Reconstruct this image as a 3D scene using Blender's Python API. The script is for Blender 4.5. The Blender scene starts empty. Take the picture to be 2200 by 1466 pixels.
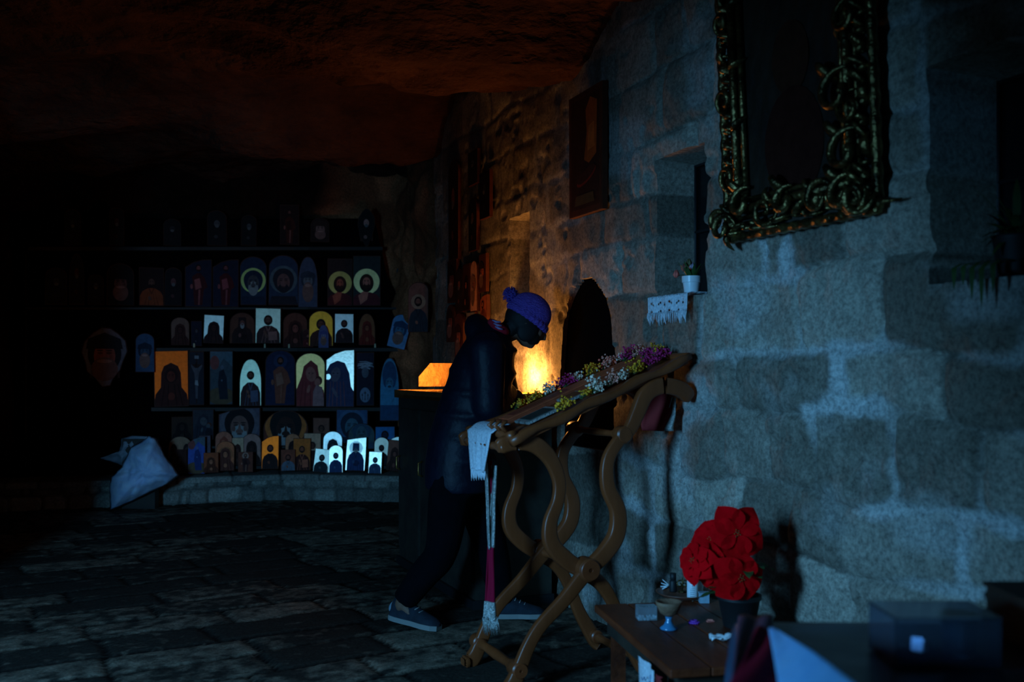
import bpy, bmesh, math, random
import numpy as np
from mathutils import Vector, Matrix
random.seed(7)
C = bpy.context.scene.collection
SC = bpy.context.scene
PI = math.pi
# ---------------------------------------------------------------- camera, world, light
F, CX, HZ, CAMZ = 2139.0, 1100.0, 800.0, 1.25
cd = bpy.data.cameras.new('camera'); cd.lens = 35.0; cd.sensor_width = 36.0; cd.sensor_fit = 'HORIZONTAL'
cd.shift_y = (HZ-733.0)/2200.0
cd.clip_start = 0.05; cd.clip_end = 60
cd.dof.use_dof = True; cd.dof.focus_distance = 5.6; cd.dof.aperture_fstop = 2.4
cam = bpy.data.objects.new('camera', cd); C.objects.link(cam)
cam.location = (0, 0, CAMZ); cam.rotation_euler = (PI/2, 0, 0)
SC.camera = cam
SC.view_settings.view_transform = 'Standard'; SC.view_settings.look = 'None'
SC.view_settings.gamma = 1.0; SC.view_settings.exposure = 0.0; SC.view_settings.use_curve_mapping = False
w = bpy.data.worlds.new('world'); SC.world = w; w.use_nodes = True
w.node_tree.nodes['Background'].inputs[0].default_value = (0.25, 0.55, 1.0, 1)
w.node_tree.nodes['Background'].inputs[1].default_value = 0.0012

def area_light(name, loc, target, sx, sy, energy, color, spread=180):
    l = bpy.data.lights.new(name, 'AREA'); l.shape = 'RECTANGLE'; l.size = sx; l.size_y = sy
    l.energy = energy; l.color = color; l.spread = math.radians(spread)
    o = bpy.data.objects.new(name, l); C.objects.link(o); o.location = loc
    o.rotation_euler = (Vector(target)-Vector(loc)).to_track_quat('-Z', 'Y').to_euler()
    return o
# blue dusk coming in through the cave mouth on the left, out of frame
LX0, LY0 = -2.4, 0.4
area_light('daylight', (LX0, LY0, 1.55), (LX0+.45*4, LY0+.89*4, 1.3), 0.5, 1.1, 125.0, (0.15, 0.52, 1.0), 150)

# ---------------------------------------------------------------- helpers
def V(px, py, Y):
    return Vector(((px-CX)/F*Y, Y, CAMZ-(py-HZ)/F*Y))
def tag(o, label=None, cat=None, group=None, kind=None):
    if label: o['label'] = label
    if cat: o['category'] = cat
    if group: o['group'] = group
    if kind: o['kind'] = kind
    return o
def thing(name, label, cat, loc=(0,0,0), rz=0, group=None):
    o = bpy.data.objects.new(name, None); C.objects.link(o); o.empty_display_size = 0.05
    o.location = loc; o.rotation_euler = (0, 0, rz)
    return tag(o, label, cat, group)

class MB:
    def __init__(s): s.v = []; s.f = []; s.m = []; s.sm = []; s.mats = []
    def mi(s, m):
        if m not in s.mats: s.mats.append(m)
        return s.mats.index(m)
    def add(s, vs, fs, m, smooth=True):
        b = len(s.v); s.v += [tuple(x) for x in vs]; k = s.mi(m)
        for f in fs:
            s.f.append([b+i for i in f]); s.m.append(k); s.sm.append(smooth)
    def box(s, c, d, m, R=None, taper=1.0):
        vs = []
        for z in (-1, 1):
            t = taper if z > 0 else 1.0
            for x, y in ((-1,-1),(1,-1),(1,1),(-1,1)):
                p = Vector((x*d[0]/2*t, y*d[1]/2*t, z*d[2]/2))
                if R is not None: p = R @ p
                vs.append(p+Vector(c))
        s.add(vs, [(3,2,1,0),(4,5,6,7),(0,1,5,4),(1,2,6,5),(2,3,7,6),(3,0,4,7)], m, False)
    def hexa(s, p, m):   # 8 points bottom ccw, top ccw
        s.add(p, [(3,2,1,0),(4,5,6,7),(0,1,5,4),(1,2,6,5),(2,3,7,6),(3,0,4,7)], m, False)
    def tube(s, pts, rad, m, n=8, prof=None, up=None, caps=True, smooth=True):
        pts = [Vector(p) for p in pts]; N = len(pts)
        if not hasattr(rad, '__len__'): rad = [rad]*N
        T = []
        for i in range(N):
            a = pts[max(0,i-1)]; b = pts[min(N-1,i+1)]; t = (b-a)
            T.append(t.normalized() if t.length > 1e-9 else Vector((0,0,1)))
        u = Vector(up) if up else (Vector((0,0,1)) if abs(T[0].z) < .9 else Vector((1,0,0)))
        vs = []
        for i in range(N):
            sd = T[i].cross(u)
            if sd.length < 1e-6: sd = T[i].orthogonal()
            sd.normalize(); un = sd.cross(T[i]).normalized()
            if not up: u = un
            for k in range(n):
                a = 2*PI*k/n; x, y = math.cos(a), math.sin(a)
                if prof:
                    e = prof[2]; x = math.copysign(abs(x)**e, x)*prof[0]; y = math.copysign(abs(y)**e, y)*prof[1]
                vs.append(pts[i]+sd*(x*rad[i])+un*(y*rad[i]))
        fs = []
        for i in range(N-1):
            for k in range(n):
                k2 = (k+1) % n; fs.append((i*n+k, i*n+k2, (i+1)*n+k2, (i+1)*n+k))
        if caps: fs.append(tuple(range(n-1,-1,-1))); fs.append(tuple((N-1)*n+k for k in range(n)))
        s.add(vs, fs, m, smooth)
    def lathe(s, c, prof, m, n=24, axis=None, smooth=True):
        c = Vector(c); R = Vector((0,0,1)).rotation_difference(Vector(axis)).to_matrix() if axis else Matrix.Identity(3)
        vs = []
        for r, z in prof:
            for k in range(n):
                a = 2*PI*k/n; vs.append(c+R@Vector((r*math.cos(a), r*math.sin(a), z)))
        fs = []
        for i in range(len(prof)-1):
            for k in range(n):
                k2 = (k+1)%n; fs.append((i*n+k, i*n+k2, (i+1)*n+k2, (i+1)*n+k))
        if prof[0][0] > 1e-5: fs.append(tuple(range(n-1,-1,-1)))
        if prof[-1][0] > 1e-5: fs.append(tuple((len(prof)-1)*n+k for k in range(n)))
        s.add(vs, fs, m, smooth)
    def ball(s, c, r, m, n=12, R=None, k=8):
        c = Vector(c); r = r if hasattr(r, '__len__') else (r,r,r)
        vs = []; fs = []
        for i in range(k+1):
            t = PI*i/k
            for j in range(n):
                a = 2*PI*j/n
                p = Vector((r[0]*math.sin(t)*math.cos(a), r[1]*math.sin(t)*math.sin(a), -r[2]*math.cos(t)))
                if R is not None: p = R@p
                vs.append(c+p)
        for i in range(k):
            for j in range(n):
                j2 = (j+1)%n; fs.append((i*n+j, i*n+j2, (i+1)*n+j2, (i+1)*n+j))
        s.add(vs, fs, m, True)
    def prism(s, poly, m, fn, d0, d1, smooth=False):  # poly 2D; fn(x, y, depth) -> point
        n = len(poly)
        vs = [fn(x, y, d0) for x, y in poly]+[fn(x, y, d1) for x, y in poly]
        fs = [tuple(range(n)), tuple(range(2*n-1, n-1, -1))]+[(i, n+i, n+(i+1)%n, (i+1)%n) for i in range(n)]
        s.add(vs, fs, m, smooth)
    def build(s, name, parent=None, edge=None, fix=True):
        me = bpy.data.meshes.new(name); me.from_pydata(s.v, [], s.f)
        for m in s.mats: me.materials.append(m)
        me.polygons.foreach_set('material_index', s.m); me.polygons.foreach_set('use_smooth', s.sm)
        if fix:
            bm = bmesh.new(); bm.from_mesh(me); bmesh.ops.remove_doubles(bm, verts=bm.verts, dist=1e-5)
            bmesh.ops.recalc_face_normals(bm, faces=bm.faces); bm.to_mesh(me); bm.free()
        if edge: me.set_sharp_from_angle(angle=math.radians(edge))
        o = bpy.data.objects.new(name, me); C.objects.link(o)
        if parent:
            o.parent = parent
            bpy.context.view_layer.update()
            o.matrix_parent_inverse = parent.matrix_world.inverted()
        return o
def spline(pts, per=6):
    pts = [Vector(p) for p in pts]; out = []
    P = [2*pts[0]-pts[1]]+pts+[2*pts[-1]-pts[-2]]
    for i in range(1, len(P)-2):
        for k in range(per):
            t = k/per; a,b,c,d = P[i-1],P[i],P[i+1],P[i+2]
            out.append(.5*((2*b)+(c-a)*t+(2*a-5*b+4*c-d)*t*t+(3*b-a-3*c+d)*t**3))
    out.append(pts[-1]); return out

# ---------------------------------------------------------------- materials
def mat(name, col, rough=.8, metal=0., col2=None, ns=6., bump=0., bs=30., stretch=None, spec=.5, trans=0., emit=None, es=0., mixlo=.35, mixhi=.65, bdist=.02, wave=None, alpha=1.):
    m = bpy.data.materials.new(name); m.use_nodes = True
    nt = m.node_tree; N = nt.nodes; L = nt.links; b = N['Principled BSDF']
    b.inputs['Base Color'].default_value = (*col, 1); b.inputs['Roughness'].default_value = rough
    b.inputs['Metallic'].default_value = metal;  b.inputs['Specular IOR Level'].default_value = spec
    if alpha < 1: b.inputs['Alpha'].default_value = alpha
    if trans: b.inputs['Transmission Weight'].default_value = trans
    if emit: b.inputs['Emission Color'].default_value = (*emit, 1); b.inputs['Emission Strength'].default_value = es
    tc = N.new('ShaderNodeTexCoord'); mp = N.new('ShaderNodeMapping'); L.new(tc.outputs['Object'], mp.inputs[0])
    if stretch: mp.inputs['Scale'].default_value = stretch
    if col2 is not None:
        n = N.new('ShaderNodeTexNoise'); n.inputs['Scale'].default_value = ns; n.inputs['Detail'].default_value = 6; n.inputs['Roughness'].default_value = .65
        L.new(mp.outputs[0], n.inputs[0]); r = N.new('ShaderNodeValToRGB')
        r.color_ramp.elements[0].position = mixlo; r.color_ramp.elements[1].position = mixhi
        r.color_ramp.elements[0].color = (*col, 1); r.color_ramp.elements[1].color = (*col2, 1)
        L.new(n.outputs[0], r.inputs[0]); L.new(r.outputs[0], b.inputs['Base Color'])
    if bump:
        n2 = N.new('ShaderNodeTexNoise'); n2.inputs['Scale'].default_value = bs; n2.inputs['Detail'].default_value = 5
        L.new(mp.outputs[0], n2.inputs[0]); bp = N.new('ShaderNodeBump'); bp.inputs['Strength'].default_value = bump
        bp.inputs['Distance'].default_value = bdist; L.new(n2.outputs[0], bp.inputs['Height']); L.new(bp.outputs[0], b.inputs['Normal'])
    return m
def masonry_mat(name, stone, stone2, mortar, rough=.85, bs=45., spec=.3, bstr=.7):
    """stone colour varied per block ('tone'), mortar where the 'mortar' attribute says so"""
    m = bpy.data.materials.new(name); m.use_nodes = True
    nt = m.node_tree; N = nt.nodes; L = nt.links; b = N['Principled BSDF']
    b.inputs['Roughness'].default_value = rough; b.inputs['Specular IOR Level'].default_value = spec
    a1 = N.new('ShaderNodeAttribute'); a1.attribute_name = 'tone'; a2 = N.new('ShaderNodeAttribute'); a2.attribute_name = 'mortar'
    tc = N.new('ShaderNodeTexCoord')
    n = N.new('ShaderNodeTexNoise'); n.inputs['Scale'].default_value = 10; n.inputs['Detail'].default_value = 8; n.inputs['Roughness'].default_value = .7
    L.new(tc.outputs['Object'], n.inputs[0])
    ad = N.new('ShaderNodeMath'); ad.operation = 'ADD'; L.new(a1.outputs['Fac'], ad.inputs[0]); L.new(n.outputs[0], ad.inputs[1])
    mu = N.new('ShaderNodeMath'); mu.operation = 'MULTIPLY'; mu.inputs[1].default_value = .6; L.new(ad.outputs[0], mu.inputs[0])
    r = N.new('ShaderNodeValToRGB'); r.color_ramp.elements[0].position = .17; r.color_ramp.elements[1].position = .52
    r.color_ramp.elements[0].color = (*stone, 1); r.color_ramp.elements[1].color = (*stone2, 1); L.new(mu.outputs[0], r.inputs[0])
    mx = N.new('ShaderNodeMix'); mx.data_type = 'RGBA'; L.new(a2.outputs['Fac'], mx.inputs[0]); L.new(r.outputs[0], mx.inputs[6])
    mx.inputs[7].default_value = (*mortar, 1); 
    # fine speckle
    n3 = N.new('ShaderNodeTexNoise'); n3.inputs['Scale'].default_value = 55; n3.inputs['Detail'].default_value = 9; n3.inputs['Roughness'].default_value = .8; L.new(tc.outputs['Object'], n3.inputs[0])
    rr = N.new('ShaderNodeValToRGB'); rr.color_ramp.elements[0].position = .35; rr.color_ramp.elements[0].color = (.22,.22,.22,1)
    rr.color_ramp.elements[1].position = .6; rr.color_ramp.elements[1].color = (1,1,1,1); L.new(n3.outputs[0], rr.inputs[0])
    m2 = N.new('ShaderNodeMix'); m2.data_type = 'RGBA'; m2.blend_type = 'MULTIPLY'; m2.inputs[0].default_value = .9
    L.new(mx.outputs[2], m2.inputs[6]); L.new(rr.outputs[0], m2.inputs[7]); L.new(m2.outputs[2], b.inputs['Base Color'])
    n2 = N.new('ShaderNodeTexNoise'); n2.inputs['Scale'].default_value = bs; n2.inputs['Detail'].default_value = 10; n2.inputs['Roughness'].default_value = .75
    L.new(tc.outputs['Object'], n2.inputs[0]); bp = N.new('ShaderNodeBump'); bp.inputs['Strength'].default_value = bstr; bp.inputs['Distance'].default_value = .006
    L.new(n2.outputs[0], bp.inputs['Height']); L.new(bp.outputs[0], b.inputs['Normal'])
    return m
M = {}
M['masonry'] = masonry_mat('masonry_stone', (.22,.185,.14), (.55,.48,.38), (.66,.66,.62), bs=70.)
M['ledge_stone'] = masonry_mat('ledge_stone', (.28,.26,.22), (.62,.58,.48), (.16,.15,.13))
M['paving'] = masonry_mat('paving_stone', (.06,.048,.037), (.42,.32,.225), (.003,.003,.003), rough=.8, bs=40., spec=.12, bstr=1.0)
M['rock'] = mat('cave_rock', (.03,.010,.006), .95, 0, (.10,.038,.02), 1.8, .9, 9., (1,1,2.2), .2, bdist=.08)
M['rockwall'] = mat('cave_wall_rock', (.24,.06,.024), .95, 0, (.85,.26,.11), 2.5, .9, 10., None, .2, bdist=.08)
M['backrock'] = masonry_mat('lit_and_shaded_rock', (.012,.006,.004), (.045,.020,.012), (.90,.28,.12), rough=.95, bs=9., spec=.1, bstr=1.0)
M['darkrock'] = mat('sooty_rock', (.02,.018,.016), .95, 0, (.05,.045,.04), 3., .8, 12., bdist=.05)
M['oak'] = mat('honey_oak', (.17,.038,.010), .38, 0, (.27,.064,.018), 5., .25, 60., (1,1,.25), .5, bdist=.003)
M['oak2'] = mat('dark_oak_top', (.16,.030,.007), .45, 0, (.30,.065,.016), 4., .3, 50., (.4,1,1), .5, bdist=.004)
M['dwood'] = mat('dark_wood', (.018,.012,.009), .6, 0, (.05,.032,.02), 4., .4, 30., (.3,1,1), bdist=.005)
M['twood'] = mat('table_wood', (.07,.012,.003), .5, 0, (.24,.045,.012), 5., .5, 40., (1,.3,1), bdist=.006)
M['black'] = mat('black', (.008,.008,.009), .6)
M['shadeblack'] = mat('shade_black', (.003,.003,.003), 1., spec=0.)  # flat black standing in for shade, behind the rack and in the arch
M['voiddark'] = mat('dark_glass', (.004,.005,.006), .25)
M['brass'] = mat('brass', (.85,.46,.14), .38, .9, (.6,.3,.09), 12., .1, 40.)
M['metal'] = mat('painted_steel', (.05,.045,.04), .45, .5, (.09,.08,.06), 8.)
M['sand'] = mat('wax_and_sand', (.55,.35,.15), .8, 0, (.75,.5,.22), 40., .5, 90.)
M['wax'] = mat('candle_wax', (.85,.72,.45), .5)
M['flame'] = mat('flame', (1,.6,.2), .5, emit=(1,.42,.09), es=60.)
M['frame'] = mat('old_gilt', (.30,.20,.07), .3, .9, (.03,.02,.01), 18., .4, 60.)
M['canvas'] = mat('dark_oil_paint', (.010,.006,.004), .5, 0, (.028,.015,.008), 3., .2, 30.)
M['white'] = mat('white_crochet', (.80,.84,.88), .9, 0, (.55,.6,.66), 90., .5, 120.)
M['silver'] = mat('silver_brocade', (.60,.60,.56), .4, .5, (.30,.30,.27), 90., .5, 150.)
M['maroon'] = mat('maroon_velvet', (.30,.006,.03), .95, spec=.1)
M['redcloth'] = mat('red_cloth', (.22,.008,.008), .85)
M['porcelain'] = mat('white_porcelain', (.80,.84,.86), .3)
M['leaf'] = mat('leaf_green', (.02,.06,.015), .5, 0, (.045,.10,.02), 14.)
M['bract'] = mat('red_bract', (.85,.001,.005), .9, 0, (.55,.0005,.003), 10., .15, 40., spec=.04)
M['pollen'] = mat('pollen', (.22,.10,.01), .9)
# ---------------------------------------------------------------- noise (vectorised)
_rng = np.random.RandomState(11); _T = _rng.rand(64, 64, 64)
def vnoise(x, y, z=0.0):
    x = np.asarray(x, float); y = np.asarray(y, float); z = np.zeros_like(x)+z
    xi, yi, zi = np.floor(x).astype(int), np.floor(y).astype(int), np.floor(z).astype(int)
    xf, yf, zf = x-xi, y-yi, z-zi
    u, v, w_ = [t*t*t*(t*(t*6-15)+10) for t in (xf, yf, zf)]
    g = lambda a,b,c: _T[(xi+a)%64, (yi+b)%64, (zi+c)%64]
    l = lambda a,b,t: a+(b-a)*t
    return l(l(l(g(0,0,0),g(1,0,0),u), l(g(0,1,0),g(1,1,0),u), v), l(l(g(0,0,1),g(1,0,1),u), l(g(0,1,1),g(1,1,1),u), v), w_)*2-1
def fbm(x, y, z=0.0, o=5, r=.5):
    s = 0; a = 1; 
    for i in range(o): s = s+a*vnoise(x*2**i+i*7.3, y*2**i+i*3.1, np.asarray(z)*2**i+i*1.7); a *= r
    return s
def ridged(x, y, z=0.0, o=4):
    s = 0; a = 1
    for i in range(o): s = s+a*(1-2*np.abs(vnoise(x*2**i+5*i, y*2**i, z))); a *= .5
    return s
def smooth(a, b, x):
    t = np.clip((x-a)/(b-a), 0, 1); return t*t*(3-2*t)
def grid_mesh(name, P, mats, attrs=None, edge=None, flip=False):
    """P: (n, m, 3) array of points"""
    n, m = P.shape[:2]; me = bpy.data.meshes.new(name)
    i = np.arange(n-1)[:,None]*m+np.arange(m-1)[None,:]
    q = np.stack([i, i+m, i+m+1, i+1], -1).reshape(-1,4)
    if flip: q = q[:, ::-1]
    me.vertices.add(n*m); me.vertices.foreach_set('co', P.reshape(-1).astype(np.float32))
    me.loops.add(q.size); me.loops.foreach_set('vertex_index', q.reshape(-1).astype(np.int32))
    me.polygons.add(len(q)); me.polygons.foreach_set('loop_start', (np.arange(len(q))*4).astype(np.int32))
    me.polygons.foreach_set('loop_total', np.full(len(q), 4, np.int32))
    me.update(calc_edges=True)
    me.polygons.foreach_set('use_smooth', np.ones(len(q), bool))
    for mm in mats: me.materials.append(mm)
    for k, a in (attrs or {}).items():
        at = me.attributes.new(k, 'FLOAT', 'POINT'); at.data.foreach_set('value', a.reshape(-1).astype(np.float32))
    if edge: me.set_sharp_from_angle(angle=math.radians(edge))
    o = bpy.data.objects.new(name, me); C.objects.link(o); return o
def blocks(U, Z, hs, wr, seed, z0=-.1, warp=.03, mort=.012):
    """irregular ashlar: returns (distance to joint, tone, block id noise)"""
    rs = np.random.RandomState(seed)
    Uw = U+warp*fbm(U*2.2, Z*2.2, seed*.7, 3); Zw = Z+warp*fbm(U*1.7+9, Z*1.7, seed*.9+4, 3)
    D = np.full(U.shape, 9.); T = np.zeros(U.shape); B = np.zeros(U.shape)
    z = z0
    while z < 4.2:
        h = rs.uniform(*hs); inz = (Zw >= z) & (Zw < z+h); u = -2.-rs.uniform(0, .6)
        dz = np.minimum(Zw-z, z+h-Zw)
        while u < 14:
            ww = rs.uniform(*wr)
            if rs.rand() < .18: ww *= .5
            s = inz & (Uw >= u) & (Uw < u+ww)
            if s.any():
                du = np.minimum(Uw[s]-u, u+ww-Uw[s]); a, b = du, dz[s]
                r = .05; d = np.where((a<r)&(b<r), r-np.sqrt((r-a)**2+(r-b)**2), np.minimum(a,b))
                D[s] = d; T[s] = rs.uniform(-.35,.35); B[s] = rs.uniform(-1,1)
            u += ww
        z += h
    return D, T, B

# ---------------------------------------------------------------- right-hand masonry wall
WD = np.array((.3872, -.9220)); WN = np.array((-.9220, -.3872)); WC = np.array((-.4308, 7.09))
def wallY(px): return 2.547/((px-CX)/F+.42)
def wall_u(px): return (7.09-wallY(px))/.9220
def wallpt(u, z, off=0.0):
    p = WC+WD*u+WN*off; return Vector((p[0], p[1], z))
def wz(px, py): return CAMZ-(py-HZ)/F*wallY(px)
def onwall(px, py, off=0.0): return wallpt(wall_u(px), wz(px, py), off)

# openings: (u0, u1, z0, z1, depth)
WIN = (wall_u(1415), wall_u(1520), 1.575, 2.205, .30)
BIG = (wall_u(2004), wall_u(2330), 1.515, 2.17, .42)
LIT = (wall_u(1096), wall_u(1139), 1.62, 2.19, .30)
ARCH = (wall_u(1207), wall_u(1324), .86, 1.735, .6)
us = np.concatenate([np.arange(-.35, 5.9, .0135), np.arange(5.9, 9.2, .08)])
zs = np.arange(-.06, 3.75, .0135)
def snap(arr, vals):
    arr = arr.copy()
    for v in vals:
        i = int(np.argmin(np.abs(arr-v))); arr[i] = v
    return arr
us = snap(us, [k for o in (WIN, BIG, LIT) for k in o[:2]]); zs = snap(zs, [k for o in (WIN, BIG, LIT) for k in o[2:4]])
U, Z = np.meshgrid(us, zs, indexing='ij')
# snap the columns nearest the arch outline onto it, row by row
ac, aw = (ARCH[0]+ARCH[1])/2, (ARCH[1]-ARCH[0])/2
def arch_half(z):
    spring = 1.22; h = ARCH[3]-spring
    t = np.clip((z-spring)/h, 0, 1); return aw*np.sqrt(np.clip(1-t**2.4, 0, 1))*(1+.025*math.sin(z*17))
amask = np.zeros(U.shape, bool)
for j, z in enumerate(zs):
    if ARCH[2] <= z < ARCH[3]:
        hh = float(arch_half(z))
        if hh < .02: continue
        for e in (ac-hh, ac+hh):
            i = int(np.argmin(np.abs(us-e))); U[i, j] = e
        amask[:, j] = (U[:, j] > ac-hh+1e-6) & (U[:, j] < ac+hh-1e-6)
D, T, B = blocks(U, Z, (.20,.31), (.26,.62), 5, warp=.045)
mw = .005+.050*np.clip(fbm(U*1.1, Z*1.3, 3.3, 4)+.30*smooth(3.2,4.2,U)*(Z<1.4), 0, 1.2)
smear = smooth(.25, .75, fbm(U*2.0+4, Z*2.6, 8.8, 4))         # render smeared over stones
mort = np.clip(1-smooth(mw*.5, mw*1.5+.004, D+.022*fbm(U*9,Z*9,7.7,4)*smooth(.004,.03,mw)), 0, 1)*smooth(.0,.03,mw)
crev = (1-smooth(.002,.009,D))*(1-smooth(.006,.02,mw))
near = smooth(1.2, 3.4, U)
mort = np.clip(np.maximum(mort*(.35+.65*near), smear*.45), 0, 1)
Hh = .010*smooth(0, .03, D)*(1-.6*smear)-.010*crev+.010*B*smooth(0,.05,D)+.010*fbm(U*3, Z*3, 1.0, 4)+.004*fbm(U*14, Z*14, 2.0, 4)
Hh *= .35+.65*smooth(2.2, 3.3, U)
Hh += .02*fbm(U*.7, Z*.7, 4.0, 2)+.0035*fbm(U*9, Z*9, 14.0, 5)*(1-smooth(2.2,3.3,U))
Hh += -.014*smooth(wall_u(1592), wall_u(1592)+.012, U)*(Z < 1.8)
pit = smooth(.62, .8, fbm(U*9, Z*9, 6.0, 3)); Hh -= .012*pit
for (u0,u1,z0,z1,dp) in (WIN, BIG, LIT):
    s = (U > u0+1e-6) & (U < u1-1e-6) & (Z > z0+1e-6) & (Z < z1-1e-6)
    Hh[s] = -dp+.3*Hh[s]
Hh[amask] = -ARCH[4]+.3*Hh[amask]
P = np.zeros(U.shape+(3,))
P[...,0] = WC[0]+WD[0]*U+WN[0]*Hh; P[...,1] = WC[1]+WD[1]*U+WN[1]*Hh; P[...,2] = Z
wall_right = grid_mesh('wall_right', P, [M['masonry']], {'tone': T, 'mortar': mort}, edge=50, flip=False)
wall_right['kind'] = 'structure'
# dark leaded window pane at the back of the deep reveal
def wall_window(name, O, d, label_off):
    b = MB(); u0,u1,z0,z1,_ = O
    pts = [wallpt(u0-.0, z0, -d), wallpt(u1, z0, -d), wallpt(u1, z1, -d), wallpt(u0, z1, -d)]
    pb = [wallpt(u0-.0, z0, -d-.02), wallpt(u1, z0, -d-.02), wallpt(u1, z1, -d-.02), wallpt(u0, z1, -d-.02)]
    b.add(pts+pb, [(0,1,2,3),(7,6,5,4),(0,4,5,1),(1,5,6,2),(2,6,7,3),(3,7,4,0)], M['voiddark'], False)
    for f_ in (0.02, .5, .98):
        u = u0+(u1-u0)*f_; b.tube([wallpt(u, z0, -d+.01), wallpt(u, z1, -d+.01)], .009, M['black'], 6)
    for f_ in (.02, .5, .98):
        z = z0+(z1-z0)*f_; b.tube([wallpt(u0, z, -d+.01), wallpt(u1, z, -d+.01)], .008, M['black'], 6)
    o = b.build(name); o['kind'] = 'structure'; return o
wall_window('window_1', WIN, .20, 0)
wall_window('window_2', BIG, .27, 0)

# black plank panel put in to darken the arched opening
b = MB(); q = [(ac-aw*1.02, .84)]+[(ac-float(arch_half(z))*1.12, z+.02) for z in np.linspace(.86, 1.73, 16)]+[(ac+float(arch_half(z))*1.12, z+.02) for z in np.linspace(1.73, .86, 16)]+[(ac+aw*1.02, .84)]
b.prism(q, M['shadeblack'], lambda x, z, d: wallpt(x, z, d), -.018, -.07)
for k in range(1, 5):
    u = ac-aw+2*aw*k/5; zt_ = 1.735-(abs(u-ac)/aw)**2*.45; b.hexa([wallpt(u-.004,.86,-.023),wallpt(u+.004,.86,-.023),wallpt(u+.004,.86,-.0185),wallpt(u-.004,.86,-.0185),wallpt(u-.004,zt_,-.023),wallpt(u+.004,zt_,-.023),wallpt(u+.004,zt_,-.0185),wallpt(u-.004,zt_,-.0185)], M['shadeblack'])
o = b.build('arch_shade_panel'); o['kind'] = 'structure'

# ---------------------------------------------------------------- floor of worn slabs
fd1 = np.array((-.525, .851)); fd2 = np.array((.851, .525))
gx = np.arange(-5.6, 3.2, .02); gy = np.arange(.4, 11.2, .022)
X, Y = np.meshgrid(gx, gy, indexing='ij')
fu = X*fd2[0]+Y*fd2[1]; fv = X*fd1[0]+Y*fd1[1]+9
rs = np.random.RandomState(21)
Uw = fu+.02*fbm(fu*1.5, fv*1.5, 0, 3)+8; Vw = fv+.02*fbm(fu*1.2+5, fv*1.2, 0, 3)
D = np.full(X.shape, 9.); T = np.zeros(X.shape); B = np.zeros(X.shape); v = 0.
while v < 22:
    h = rs.uniform(.27,.36); inv = (Vw >= v) & (Vw < v+h); dv = np.minimum(Vw-v, v+h-Vw); u = -rs.uniform(0,.6)
    if inv.any():
        while u < 20:
            ww = rs.uniform(.42,.8); s = inv & (Uw >= u) & (Uw < u+ww)
            if s.any():
                D[s] = np.minimum(np.minimum(Uw[s]-u, u+ww-Uw[s]), dv[s]); T[s] = rs.uniform(-.5,.42); B[s] = rs.uniform(-1,1)
            u += ww
    v += h
FH = -.012*(1-smooth(.004,.022,D))+.003*B+.004*fbm(fu*5, fv*5, 2.2, 4)
T2 = .7*T-.14+.34*fbm(fu*22, fv*22, 5.5, 5)+.12*fbm(fu*5, fv*5, 2.5, 3)
FP = np.stack([X, Y, FH], -1)
floor = grid_mesh('floor', FP, [M['paving']], {'tone': T2, 'mortar': 1-smooth(.006,.016,D)})
floor['kind'] = 'structure'
b = MB(); b.box((-1.2, -1.2, -.06), (8.8, 3.2, .1), M['paving']); b.box((-1.2, 5, -.3), (8.8, 13, .2), M['darkrock'])
o = b.build('trim_1'); o['kind'] = 'structure'

# ---------------------------------------------------------------- cave ceiling
gx = np.arange(-6.2, 3.4, .035); gy = np.arange(-1.5, 12.2, .05)
X, Y = np.meshgrid(gx, gy, indexing='ij')
ZC = 2.98+.05*(Y-5)*(Y>5)+.16*fbm(X*.45, Y*.9, 1.1, 4)+.10*np.abs(fbm(X*.5+3, Y*1.6, 6.1, 3))-.075*ridged(X*.55+.2*Y, Y*1.35, 2.2, 4)+.02*fbm(X*3, Y*6, 9, 4)
ZC += -.22*np.exp(-((Y-7.6-.25*X)/.35)**2)                     # the low lip before the apse
ZC = np.where(Y < 2.5, ZC+.3*(2.5-Y), ZC)
ceiling = grid_mesh('ceiling', np.stack([X, Y, ZC], -1), [M['rock']], flip=True); ceiling['kind'] = 'structure'

# ---------------------------------------------------------------- cave back wall (apse) and left wall
Yb_tab = [(-400,8.3),(0,8.9),(320,9.3),(450,9.5),(640,9.75),(850,9.55),(1000,9.3)]
def Yb(px): return float(np.interp(px, [a for a,_ in Yb_tab], [b_ for _,b_ in Yb_tab]))
plan = [(-5.2,6.6),(-4.9,8.0)]+[((px-CX)/F*Y_, Y_) for px, Y_ in ((0,9.75),(200,10.1),(450,10.35),(640,10.6),(780,10.6),(850,10.4),(885,9.7),(893,8.9),(906,8.5),(932,8.2),(964,7.9))]+[(-.42,7.3),(-.2,7.15)]
pl = spline([Vector((a, b_, 0)) for a, b_ in plan], 14)
pp = np.array([(p.x, p.y) for p in pl]); seg = np.r_[0, np.cumsum(np.hypot(*np.diff(pp, axis=0).T))]
L_ = np.arange(0, seg[-1], .03); BX = np.interp(L_, seg, pp[:,0]); BY = np.interp(L_, seg, pp[:,1])
tx = np.gradient(BX); ty = np.gradient(BY); tl = np.hypot(tx, ty); nx, ny = ty/tl, -tx/tl   # towards the room
zz = np.arange(-.1, 4.0, .03); LL, ZZ = np.meshgrid(L_, zz, indexing='ij')
H2 = (.14*fbm(LL*.8, ZZ*1.1, 3.0, 5)+.05*ridged(LL*1.3, ZZ*2+.6*LL, 1.0, 4)-.02)*np.interp(LL, [0,seg[-1]-1.6,seg[-1]-.5], [1,1,.35])-.04
P = np.stack([BX[:,None]+nx[:,None]*H2, BY[:,None]+ny[:,None]*H2, ZZ], -1)
pxx = P[...,0]/np.maximum(P[...,1], .1)*F+CX
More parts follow.
